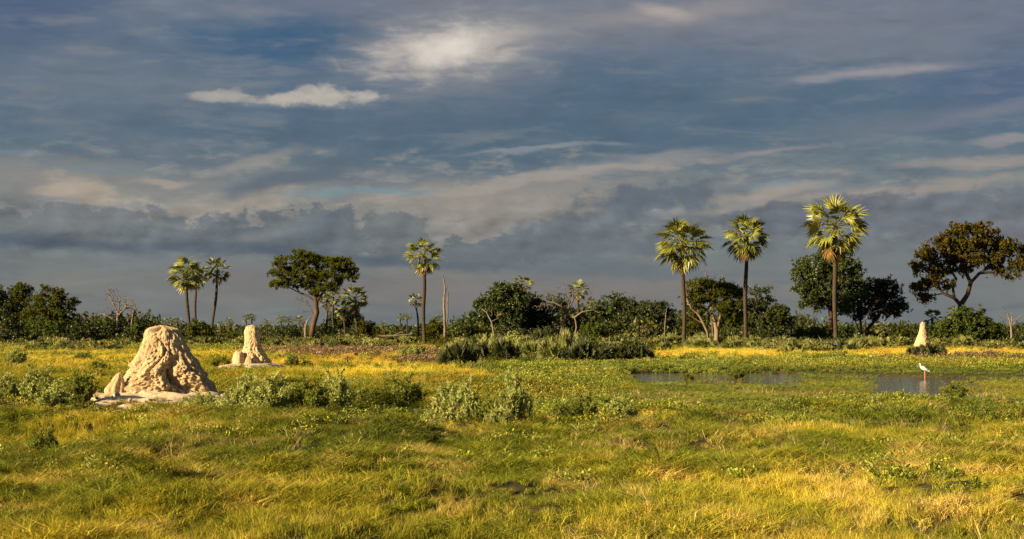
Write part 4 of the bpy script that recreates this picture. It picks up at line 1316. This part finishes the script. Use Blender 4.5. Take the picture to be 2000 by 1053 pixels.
def shore(x, y):
    a, b = pix(x, y)
    return 1 - 0.72 * sm(1180, 1260, a) * sm(812, 785, b) * sm(722, 728, b)


s = s * shore(x, y)
scl = np.stack([s, s, s * np.interp(y, [15, 80, 250], [1, 0.75, 0.6])], -1)
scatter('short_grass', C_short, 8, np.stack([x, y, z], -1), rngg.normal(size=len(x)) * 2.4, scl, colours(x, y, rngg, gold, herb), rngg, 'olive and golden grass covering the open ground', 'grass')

# tall golden grass in drifts
parts = [spread(rngg, 14000, 16, 40), spread(rngg, 28000, 40, 85), spread(rngg, 42000, 85, 240)]
x = np.concatenate([p_[0] for p_ in parts]); y = np.concatenate([p_[1] for p_ in parts])
herb, gold = zones(x, y)
drift = fbm(x * 0.28, y * 0.16, 61)
ok = keep_out(x, y, 1.15) & (rngg.random(len(x)) < np.clip((drift - 0.5) * 4, 0, 0.55) + gold * 0.75) & (rngg.random(len(x)) > herb * 0.97)
x, y, herb, gold, drift = x[ok], y[ok], herb[ok], gold[ok], drift[ok]
s = np.interp(y, [15, 40, 85, 240], [0.40, 0.48, 0.9, 1.5]) * (0.6 + 0.7 * drift) * rngg.uniform(0.8, 1.25, len(x))
s = s * shore(x, y)
scl = np.stack([s, s, s * np.interp(y, [40, 85, 240], [1, 0.85, 0.65])], -1)
col_ = colours(x, y, rngg, np.clip(gold + 0.2, 0, 1), herb)
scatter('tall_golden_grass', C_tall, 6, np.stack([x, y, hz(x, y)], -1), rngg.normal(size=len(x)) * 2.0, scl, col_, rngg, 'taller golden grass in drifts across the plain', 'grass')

# dry straw stalks bending over the near grass
C_straw = source('dry_straw_clump', [blade_mesh(120 + k, 16, 0.22, 0.50, 0.013, 0.5, 0.8, 1.3) for k in range(5)], M['grass'])
x, y = spread(rngg, 5200, 16, 62)
st = fbm(x * 0.6, y * 0.4, 63)
ok = keep_out(x, y) & (rngg.random(len(x)) < np.clip((st - 0.50) * 7, 0.03, 0.9))
x, y = x[ok], y[ok]
s = rngg.uniform(0.35, 0.75, len(x))
col_ = np.array([0.50, 0.40, 0.19]) * rngg.uniform(0.55, 1.1, (len(x), 1))
scatter('dry_straw', C_straw, 5, np.stack([x, y, hz(x, y)], -1), rngg.uniform(0, 6.28, len(x)), np.stack([s, s, s], -1), col_, rngg, 'pale dry straw stalks bent over the near grass', 'straw')

# leafy herbs by the pond and under the bushes
parts = [spread(rngg, 7000, 20, 45), spread(rngg, 34000, 45, 80), spread(rngg, 34000, 80, 140), spread(rngg, 16000, 140, 240)]
x = np.concatenate([p_[0] for p_ in parts]); y = np.concatenate([p_[1] for p_ in parts])
herb, gold = zones(x, y)
spot = fbm(x * 0.5, y * 0.3, 71)
px_, py_ = pix(x, y)
emerg = (pond(x, y) > 0.25) & ((rngg.random(len(x)) < 0.85 * sm(1540, 1590, px_) * sm(1725, 1670, px_ + (spot - 0.5) * 60)) | (px_ > 1330) & (px_ < 1560) & (rngg.random(len(x)) < 0.10) | (rngg.random(len(x)) < 0.5 * sm(1840, 1960, px_ + (spot - 0.5) * 160)) | (pond(x, y) < 0.6) & (rngg.random(len(x)) < 0.25))
inap = (apron(x, y, A1C, A1R) < 0.98) & (apron(x, y, A1C, A1R) > 0.45) & (rngg.random(len(x)) < 0.05 + 0.45 * sm(0.6, 1.0, apron(x, y, A1C, A1R)))
ok = (inap | (keep_out(x, y, 1.05)) & (rngg.random(len(x)) < herb + 0.10 * (spot > 0.6))) | emerg
x, y, herb, gold, spot, emerg = x[ok], y[ok], herb[ok], gold[ok], spot[ok], emerg[ok]
z = hz(x, y); z = np.where(emerg, WATER - 0.02, z)
px_, py_ = pix(x, y)
s = np.interp(y, [20, 45, 80, 140, 240], [0.7, 0.75, 0.9, 1.3, 1.9]) * (0.65 + 0.7 * spot) * rngg.uniform(0.8, 1.25, len(x))
s = s * shore(x, y)
s = np.where(apron(x, y, A1C, A1R) < 0.98, s * 0.55, s)
s = np.where(emerg, s * 1.2, s)
w = np.clip((spot - 0.42) * 3, 0, 1)[:, None]
col_ = (GREEN * (1 - w) + LUSH * w)
w2 = np.clip((fbm(x * 0.2, y * 0.1, 75) - 0.5) * 3, 0, 0.6)[:, None]
col_ = col_ * (1 - w2) + GOLD * 0.8 * w2
col_ = col_ * rngg.uniform(0.75, 1.25, (len(x), 1))
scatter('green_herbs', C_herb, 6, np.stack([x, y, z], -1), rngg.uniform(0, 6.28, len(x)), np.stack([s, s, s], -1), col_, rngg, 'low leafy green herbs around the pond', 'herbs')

# brown dry weeds behind the golden grass
x, y = spread(rngg, 20000, 100, 190)
px_, py_ = pix(x, y)
w = 1.3 * gauss(px_, py_, 690, 690, 140, 6.5) + 0.8 * gauss(px_, py_, 1000, 700, 120, 4) + 0.7 * gauss(px_, py_, 880, 706, 90, 3) + 0.5 * gauss(px_, py_, 1900, 706, 160, 2.5)
ok = (rngg.random(len(x)) < w) & keep_out(x, y)
x, y = x[ok], y[ok]
s = rngg.uniform(1.3, 2.2, len(x))
col_ = (BROWN * np.array([1, 1, 1.1])) * rngg.uniform(0.7, 1.3, (len(x), 1))
scatter('brown_dry_weeds', C_herb, 6, np.stack([x, y, hz(x, y)], -1), rngg.uniform(0, 6.28, len(x)), np.stack([s, s, s], -1), col_, rngg, 'brown dry weeds in a low band behind the golden grass', 'weeds')

# scrub belt in front of the trees
x, y = spread(rngg, 9000, 150, 330, margin=1.15)
px_, py_ = pix(x, y)
edge = 683 + 6 * np.sin(px_ * 0.013) + (vnoise(px_ * 0.03, y * 0, 3) - 0.5) * 9
edge = np.where(px_ > 1250, edge + 2, edge)
ok = (py_ < edge) & (rngg.random(len(x)) < 0.55)
x, y = x[ok], y[ok]; px_, py_ = px_[ok], py_[ok]
msk = ~((px_ > 1740) & (px_ < 1826) & (y < 206) & (y > 165)) & ~((px_ > 1780) & (px_ < 1826) & (y < 206)); x, y, px_, py_ = x[msk], y[msk], px_[msk], py_[msk]
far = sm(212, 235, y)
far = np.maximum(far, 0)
open_ = np.maximum.reduce([sm(400, 425, px_) * sm(600, 575, px_), sm(705, 735, px_) * sm(850, 820, px_), sm(1545, 1560, px_) * sm(1600, 1590, px_)])
sel = (y < 225) & (fbm(x * 0.08, y * 0.05, 91) + rngg.normal(size=len(x)) * 0.12 > 0.47)
big = fbm(x * 0.12, y * 0.1, 95)
s = (0.7 + 0.9 * big) * rngg.uniform(0.7, 1.3, len(x)) * np.interp(y, [150, 200, 225, 245, 320], [0.7, 0.85, 1.0, 1.3, 1.7]) * (1 - 0.35 * open_ * far) * (1 + 0.7 * far * np.maximum.reduce([sm(320, 270, px_), sm(880, 920, px_) * sm(1560, 1530, px_)])) * (1 + far * (1.5 * fbm(x * 0.07, y * 0.05, 101, 2) - 0.85))
c1 = np.array([0.05, 0.065, 0.02]); c2 = np.array([0.26, 0.27, 0.085]); c3_ = np.array([0.05, 0.065, 0.014])
w = np.clip(rngg.normal(size=len(x)) * 0.35 + 0.45 + (fbm(x * 0.15, y * 0.1, 97) - 0.5) * 1.5, 0, 1)[:, None]
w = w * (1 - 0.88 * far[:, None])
col_ = c1 * (1 - w) + c2 * w
for m_, cc, nm, lab, num, mul in ((sel, C_scrub, 'palm_scrub', 'grey-green palm scrub in a belt before the trees', 6, 1.0), (~sel, C_leafb, 'leafy_scrub', 'leafy olive scrub in a belt before the trees', 5, 1.15)):
    tt = col_[m_] if nm == 'palm_scrub' else (c3_ * (1 - w) + np.array([0.26, 0.25, 0.07]) * w)[m_]
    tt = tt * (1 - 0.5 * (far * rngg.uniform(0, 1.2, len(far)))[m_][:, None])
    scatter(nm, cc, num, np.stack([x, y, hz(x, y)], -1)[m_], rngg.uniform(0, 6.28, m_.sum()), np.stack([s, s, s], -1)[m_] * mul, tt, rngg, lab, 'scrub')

# far wood on the horizon, one dark mass
g = G()
rr = np.random.default_rng(8)
n = 70000
fx = rr.uniform(-330, 330, n); fy = rr.uniform(420, 560, n)
hh = 1.2 + 2.6 * fbm(fx * 0.05, fy * 0.02, 4)
c = np.stack([fx, fy, rr.random(n) * hh], -1)
leaves(g, c, 1.1, rr, 0.7)
tag(g.obj('far_wood', M['dark']), 'low dark wood along the horizon', 'wood', kind='stuff')


# ------------------------------------------------------------------ individual shrubs
def dup(me_parts, name, loc, scl, yaw, label, cat, group=None):
    root = empty(name, loc, label, cat, group)
    for nm, me in me_parts:
        o = link_mesh(nm, me, root)
        o.scale = scl; o.rotation_euler = (0, 0, yaw)
    return root


def sage_parts(seed, w=0.5, h=1.0, nst=46, per=110, ls=0.085, mtl='silver'):
    rng = np.random.default_rng(seed)
    gs, gl = G(), G()
    for k in range(nst):
        a = rng.uniform(0, 6.28); r = w * math.sqrt(rng.random())
        H = h * (1 - 0.55 * (r / w) ** 1.5) * rng.uniform(0.7, 1.1)
        top = np.array([math.cos(a) * r, math.sin(a) * r, H])
        f = np.linspace(0, 1, 6)[:, None]
        pts = top * np.concatenate([0.35 + 0.65 * f ** 1.2, 0.35 + 0.65 * f ** 1.2, f], 1) + rng.normal(size=(6, 3)) * 0.012
        tube(gs, pts, np.linspace(0.011, 0.004, 6), 4, cap=False)
        # leafy shoots off the stem
        for q in range(5):
            f0 = rng.uniform(0.2, 0.98); p0 = top * np.array([0.35 + 0.65 * f0 ** 1.2] * 2 + [f0])
            dr = np.array([rng.normal() * 0.6, rng.normal() * 0.6, 1.0]); dr /= np.linalg.norm(dr)
            L = rng.uniform(0.12, 0.26) * h
            m_ = per // 5
            ff = rng.random(m_)
            c = p0 + dr * ff[:, None] * L
            rad = rng.normal(size=(m_, 3)); rad /= np.linalg.norm(rad, axis=1)[:, None]
            c = c + rad * ls * 0.45
            leaves(gl, c, ls, rng, 0.34, 0.3, dirs=rad * 0.9 + dr * 0.9, jit=0.35)
    return [('stem', gs.mesh('stem', M['twig'])), ('foliage', gl.mesh('foliage', M[mtl]))]


SG = [sage_parts(300 + k) for k in range(6)]
M['sage_green_shaded'] = leafy('greener and shaded sage leaves', (0.09, 0.115, 0.02), (0.24, 0.27, 0.06), 0.25, 1.5)  # greener weeds; the darker tone also puts shade into some bushes
SGG = [sage_parts(320 + k, mtl='sage_green_shaded') for k in range(4)]
SAGE = [  # px, base py, half width px, height px, green?, label
    (14, 806, 22, 58, 0, 'silvery bush cut by the left edge'), (72, 806, 34, 74, 0, 'tallest silvery bush of the group left of the broad mound'), (108, 812, 32, 55, 0, 'silvery bush in the middle of the group left of the broad mound'),
    (155, 800, 26, 62, 1, 'darker silvery bush nearest the broad mound on its left'), (85, 893, 24, 62, 1, 'thin pale weed standing in the grass below the left bush group'), (135, 816, 26, 36, 1, 'low bush at the right foot of the left bush group'),
    (385, 822, 36, 52, 0, 'silvery bush in front of the broad mound, leftmost of the middle row'), (372, 780, 15, 36, 1, 'small green weed growing on the sand against the broad mound'), (432, 818, 30, 40, 0, 'low silvery bush second in the middle row'),
    (476, 815, 30, 72, 0, 'silvery bush right of the sandy patch with an upright tip'), (532, 822, 36, 84, 0, 'tallest silvery bush of the middle row'), (572, 818, 28, 62, 1, 'dull bush right of the tallest bush in the middle row'),
    (612, 822, 34, 72, 1, 'shaded rounded bush in the right half of the middle row'), (657, 822, 30, 80, 0, 'rightmost tall silvery bush of the middle row'), (710, 805, 26, 36, 1, 'low green bush just right of the middle row'),
    (765, 806, 30, 44, 1, 'low bush in darker leaf colour for shade, between the two silvery rows'), (792, 808, 32, 58, 1, 'dark rounded bush just left of the right silvery group'),
    (842, 832, 18, 38, 0, 'small silvery sprig at the left of the right silvery group'), (880, 828, 34, 76, 0, 'broad silvery bush of the right silvery group'), (912, 830, 26, 86, 0, 'tall narrow silvery bush in the right silvery group'),
    (955, 838, 26, 74, 1, 'dark-sided pointed bush in the right silvery group'), (1006, 846, 26, 96, 0, 'tallest silvery bush, at the right end of the right silvery group'), (975, 852, 24, 44, 0, 'low silvery bush in front of the tallest one'),
    (1105, 846, 30, 34, 1, 'low dull bush right of the right silvery group'), (1138, 846, 26, 50, 1, 'dull bush with an upright tip between the silvery group and the lone bush'), (1212, 850, 30, 54, 0, 'lone round silvery bush right of centre'),
    (570, 716, 14, 28, 1, 'small dark green weed clump in the golden grass right of the pillar mound'), (598, 716, 10, 18, 1, 'smaller of two weed clumps right of the pillar mound'), (430, 716, 16, 24, 1, 'leafy weed clump at the left foot of the pillar mound'),
    (470, 722, 8, 12, 1, 'tiny weed in front of the pillar mound'), (195, 732, 18, 32, 1, 'green weed clump in the golden grass left of the broad mound'), (812, 702, 16, 32, 0, 'pale leafy clump left of the spiky dark palm shrub'), (790, 700, 12, 22, 0, 'short pale leafy clump beside a taller one'),
    (30, 712, 18, 36, 0, 'pale weeds at the left edge in the golden grass'), (165, 705, 14, 20, 1, 'small weed clump behind the golden grass on the left'), (1915, 836, 9, 36, 1, 'dark upright weed in the grass at the right'),
    (1870, 776, 26, 34, 1, 'leafy water plant at the near pond edge, right'), (1440, 738, 14, 20, 1, 'leafy plant standing in the left part of the pond'), (1345, 742, 10, 16, 1, 'leafy plant at the left end of the pond'),
]
for k, (bx, by, hw, hp, gr, lab) in enumerate(SAGE):
    d = toD(by, 0.0)
    if by < 760 and bx > 1300: d = toD(by, WATER)
    c = P(bx, by, d)
    zz = max(float(hz(c[0], d)), WATER - 0.05) - 0.03
    kx = hw * d / F / 0.5; kz = hp * d / F / 1.0
    parts_ = (SGG if gr else SG)[k % (4 if gr else 6)]
    dup(parts_, 'leafy_weed' if hp < 40 else 'silvery_bush', (c[0], d, zz), (kx * 1.3, kx * 1.3, kz * 1.2), k * 1.3, lab, 'weed' if hp < 40 else 'bush', 'silvery bushes on the plain')

# low dark green mats of creeping plants in the foreground grass
DM = [(690, 858, 34, 14, 'low dark green mat of creeper, left one of three in the foreground'), (748, 868, 40, 18, 'low dark green mat of creeper, middle one of three in the foreground'), (825, 872, 42, 15, 'low dark green mat of creeper, right one of three in the foreground')]
MATM = []
for k in range(3):
    MATM.append([('stem', G())])
    g = herb_mesh(500 + k, 1500, 0.9, 0.9, 0.09)
    M['mat'] = M.get('mat') or leafy('dark creeper leaves', (0.05, 0.065, 0.015), (0.11, 0.13, 0.03), 0.2, 1.5)
    MATM[-1] = [('foliage', g.mesh('foliage', M['mat']))]
for k, (bx, by, hw, hp, lab) in enumerate(DM):
    d = toD(by); c = P(bx, by, d)
    dup(MATM[k], 'creeper_mat', (c[0], d + 0.3, float(hz(c[0], d)) - 0.02), (hw * d / F / 0.75, hw * d / F / 0.75, hp * d / F / 0.5), k, lab, 'creeper')

# palm shrubs one can pick out
PS = []
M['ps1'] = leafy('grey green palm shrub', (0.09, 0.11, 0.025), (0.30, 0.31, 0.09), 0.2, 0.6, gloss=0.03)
M['ps2'] = leafy('dark palm shrub', (0.025, 0.034, 0.012), (0.085, 0.10, 0.03), 0.15, 1.0, gloss=0.03)  # dark leaf colour, also standing in for shade at the bank's right end
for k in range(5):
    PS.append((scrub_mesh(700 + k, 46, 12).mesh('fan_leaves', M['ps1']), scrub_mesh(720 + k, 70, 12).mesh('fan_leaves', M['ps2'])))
PSH = [
    (895, 718, 34, 48, 1, 'spiky dark palm shrub standing forward at the left end of the shrub bank'), (880, 700, 22, 36, 0, 'pale palm shrub behind the spiky dark one'), (905, 694, 22, 36, 0, 'upright pale palm shrub above the spiky dark one'),
    (935, 708, 26, 44, 1, 'dark fan-leaved shrub second from the left in the shrub bank'), (962, 700, 22, 36, 0, 'pale fan-leaved shrub third from the left in the shrub bank'), (988, 708, 26, 50, 1, 'dark fan-leaved shrub in the left half of the shrub bank'),
    (1015, 702, 24, 42, 0, 'pale shrub left of the middle of the shrub bank'), (1043, 706, 26, 44, 0, 'olive palm shrub at the middle of the shrub bank'), (1052, 678, 18, 34, 1, 'tall dark palm shrub behind the middle of the shrub bank'),
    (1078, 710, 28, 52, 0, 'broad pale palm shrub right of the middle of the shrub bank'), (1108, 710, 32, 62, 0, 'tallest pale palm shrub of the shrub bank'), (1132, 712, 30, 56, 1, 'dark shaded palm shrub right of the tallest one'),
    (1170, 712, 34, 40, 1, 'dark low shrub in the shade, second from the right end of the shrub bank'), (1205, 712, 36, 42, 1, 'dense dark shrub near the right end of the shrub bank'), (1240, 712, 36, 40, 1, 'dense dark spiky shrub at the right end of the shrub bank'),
    (1300, 690, 16, 26, 0, 'small palm shrub alone right of the shrub bank'), (1810, 706, 24, 36, 1, 'spiky shrub before the cone-shaped mound, right half'), (1790, 704, 22, 32, 1, 'spiky shrub before the cone-shaped mound, left half'), (1835, 704, 20, 30, 1, 'low end of the spiky shrubs before the rounded bush'),
    (80, 676, 24, 26, 1, 'dark palm shrub under the wood on the left'), (112, 676, 14, 18, 1, 'smaller dark palm shrub under the wood on the left'), (185, 676, 18, 18, 1, 'low dark palm shrub below the bleached bare tree'), (262, 676, 16, 20, 1, 'low palm shrub left of the broad mound'),
    (555, 672, 18, 22, 0, 'palm shrub left of the acacia foot'), (660, 672, 22, 30, 1, 'dark palm shrub right of the acacia foot'), (680, 676, 18, 24, 0, 'palm shrub second right of the acacia foot'), (765, 672, 18, 26, 1, 'palm shrub below the two tiny palms'), (795, 678, 20, 24, 0, 'palm shrub below the fallen branch'),
    (1375, 680, 24, 22, 0, 'low palm shrub right of the first tall palm foot'), (1428, 684, 20, 24, 0, 'low palm shrub left of the middle palm foot'), (1545, 690, 26, 26, 0, 'wide low palm shrub between the middle and tallest palms, left'), (1585, 688, 28, 30, 0, 'wide low palm shrub just left of the tallest palm foot'),
    (1680, 686, 24, 26, 0, 'low palm shrub just right of the tallest palm foot'), (1715, 684, 22, 24, 0, 'low palm shrub below the wide dark tree'), (1880, 682, 22, 30, 0, 'pale fan shrub before the rounded green bush'), (1940, 684, 24, 20, 0, 'low palm shrub at the right of the rounded bush'),
]
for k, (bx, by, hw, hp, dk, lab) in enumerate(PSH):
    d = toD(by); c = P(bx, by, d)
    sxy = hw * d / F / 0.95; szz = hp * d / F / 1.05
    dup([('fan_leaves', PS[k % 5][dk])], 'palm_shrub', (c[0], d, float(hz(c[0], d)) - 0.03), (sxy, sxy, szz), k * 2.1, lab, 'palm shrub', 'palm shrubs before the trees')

def dome_parts(seed, material, n=2600):
    rng = np.random.default_rng(seed)
    gl, gs = G(), G()
    m_ = 30
    v = rng.normal(size=(m_, 3)); v /= np.linalg.norm(v, axis=1)[:, None]; v[:, 2] = np.abs(v[:, 2])
    v *= rng.uniform(0.45, 0.95, (m_, 1))
    for q in v:
        tube(gs, [q * 0.05, q * 0.6 + [0, 0, 0.05], q], [0.02, 0.014, 0.006], 4, cap=False)
    i = rng.integers(0, m_, n)
    c = v[i] + rng.normal(size=(n, 3)) * 0.14
    c[:, 2] = np.abs(c[:, 2])
    leaves(gl, c, 0.12, rng, 0.5, 0.5)
    return [('stem', gs.mesh('stem', M['twig'])), ('foliage', gl.mesh('foliage', material))]


DOME = {k: [dome_parts(800 + i * 7 + j, M[k]) for j in range(2)] for i, k in enumerate(('bush', 'dark', 'olive', 'silver'))}
DM2 = [(868, 690, 20, 34, 'olive', 'olive leafy bush behind the left end of the shrub bank'), (948, 694, 26, 34, 'silver', 'pale leafy bush between the dark fan shrubs at the left of the shrub bank'), (1000, 690, 28, 36, 'silver', 'wide pale leafy bush left of the middle of the shrub bank'),
       (1062, 698, 24, 30, 'bush', 'bright leafy bush at the middle of the shrub bank'), (1092, 690, 30, 44, 'olive', 'tall olive bush behind the tallest pale palm shrub'), (1150, 696, 30, 40, 'bush', 'leafy bush behind the shaded right half of the shrub bank'),
       (1190, 712, 34, 34, 'dark', 'dark rounded bush in the shaded right half of the shrub bank'), (1228, 712, 34, 38, 'dark', 'dark rounded bush close to the right end of the shrub bank'), (1150, 712, 26, 34, 'dark', 'dark rounded bush left of the two dark ones in the shrub bank'),  # dark leaves put the shade of the bank's right half into colour
       (1262, 690, 26, 22, 'olive', 'low olive bush behind the right end of the shrub bank'), (1030, 712, 20, 26, 'bush', 'low bright bush at the front of the shrub bank, below its middle'), (968, 712, 18, 24, 'olive', 'low olive bush at the front of the shrub bank, left half'),
       (1345, 712, 26, 18, 'dark', 'low dark clump on the far bank above the left end of the pond'), (1310, 712, 22, 16, 'bush', 'low green clump on the far bank left of the pond'),
       (400, 676, 20, 20, 'bush', 'green bush in the scrub below the trio of palms'), (850, 680, 22, 22, 'olive', 'olive bush in the scrub below the twin dead trunks'), (430, 826, 30, 34, 'silver', 'low wide silvery bush at the left start of the middle row'),
       (500, 826, 34, 44, 'silver', 'silvery bush filling the gap left of the tallest bush in the middle row'), (590, 828, 36, 42, 'olive', 'shaded olive bush low in the middle row'), (640, 828, 34, 44, 'olive', 'shaded olive bush low at the right part of the middle row'),
       (735, 812, 40, 34, 'olive', 'low olive bush filling the gap between the two silvery rows'), (930, 846, 34, 36, 'olive', 'low olive bush at the foot of the right silvery group'), (1070, 850, 34, 22, 'olive', 'low olive bush right of the tallest silvery bush')]
for k, (bx, by, hw, hp, mk, lab) in enumerate(DM2):
    d = toD(by); c = P(bx, by, d)
    dup(DOME[mk][k % 2], 'leafy_bush', (c[0], d, float(hz(c[0], d)) - 0.03), (hw * d / F / 0.95, hw * d / F / 0.95, hp * d / F / 0.9), k * 1.9, lab, 'bush', 'leafy bushes on the plain')


# ------------------------------------------------------------------ birds
def loft(g, pts, rad, n=12, sq=1.0):
    tube(g, pts, rad, n)


bd = toD(739, WATER)
b = P(1803, 740, bd)
root = empty('spoonbill', (b[0], bd, WATER - 0.12), 'white wading bird with long bill standing in the pond', 'bird')
u = bd / F * 1.12    # metres per pixel there
g = G()
# one continuous body: tail, back, breast, curved neck, head
pts = np.array([(10.5, 0, 13.2), (8.5, 0, 14.2), (5, 0, 16), (1.5, 0, 18), (-1.5, 0, 19.6), (-3.6, 0, 21), (-4.8, 0, 22.6), (-4.9, 0, 24.2), (-4.2, 0, 25.6), (-4.6, 0, 26.8), (-5.8, 0, 26.6), (-6.6, 0, 26.0)]) * u
rad = np.array([0.25, 1.2, 2.6, 3.5, 3.2, 2.0, 1.1, 0.8, 0.75, 1.05, 0.9, 0.4]) * u
loft(g, pts + [0, 0, 0.10], rad)
g.obj('body', M['feather'], root, True)
g = G(); loft(g, np.array([(-6.3, 0, 26.3), (-8, 0, 24.6), (-9.6, 0, 22.8), (-10.6, 0, 21.6), (-11.2, 0, 20.9)]) * u + [0, 0, .1], np.array([0.5, 0.35, 0.35, 0.75, 0.3]) * u, 6); g.obj('bill', M['bill'], root, True)
for s_, kx in ((-1, 0.0), (1, 1.6)):
    g = G(); loft(g, np.array([(2.0 + kx, s_ * 0.9, 15.5), (2.2 + kx, s_ * 0.9, 9), (1.9 + kx, s_ * 0.9, 0)]) * u + [0, 0, .06], np.array([0.55, 0.36, 0.36]) * u, 6); g.obj('leg', M['leg'], root, True)
for s_ in (-1, 1):
    g = G()
    loft(g, np.array([(0, s_ * 2.6, 18.6), (3, s_ * 3.0, 17.2), (7, s_ * 2.2, 15), (11.2, s_ * 0.9, 12.8)]) * u + [0, 0, .1], np.array([0.5, 1.9, 1.5, 0.3]) * u, 8)
    g.obj('wing', M['feather'], root, True)

# dark bird with a hooked neck showing over the grass
d = toD(707)
b = P(1650, 707, d)
root = empty('black_bird', (b[0], d, 0), 'dark bird with a curved neck half hidden in the golden grass', 'bird')
u = d / F * 1.25
g = G()
loft(g, np.array([0, 0, 4.0]) * u + np.array([(11, 0, 1.0), (7, 0, 2.2), (3, 0, 3.2), (0, 0, 4.6), (-1.4, 0, 7), (-1.0, 0, 10), (0.8, 0, 12), (2.4, 0, 11.6), (3.4, 0, 10.6)]) * u, np.array([0.4, 1.8, 2.6, 2.0, 1.15, 0.95, 1.1, 1.1, 0.4]) * u, 9)
g.obj('body', M['black'], root, True)
g = G(); loft(g, np.array([0, 0, 4.0]) * u + np.array([(3.2, 0, 10.8), (4.2, 0, 9.0), (4.4, 0, 7.6)]) * u, np.array([0.5, 0.35, 0.15]) * u, 5); g.obj('bill', M['black'], root, True)
for s_ in (-1, 1):
    g = G(); loft(g, np.array([(3, s_ * 1.0, 6.0), (3.2, s_ * 1.0, 0.0), (3, s_ * 1.0, -2)]) * u, np.array([0.5, 0.35, 0.3]) * u, 5); g.obj('leg', M['black'], root, True)

print('objects', len(bpy.data.objects))
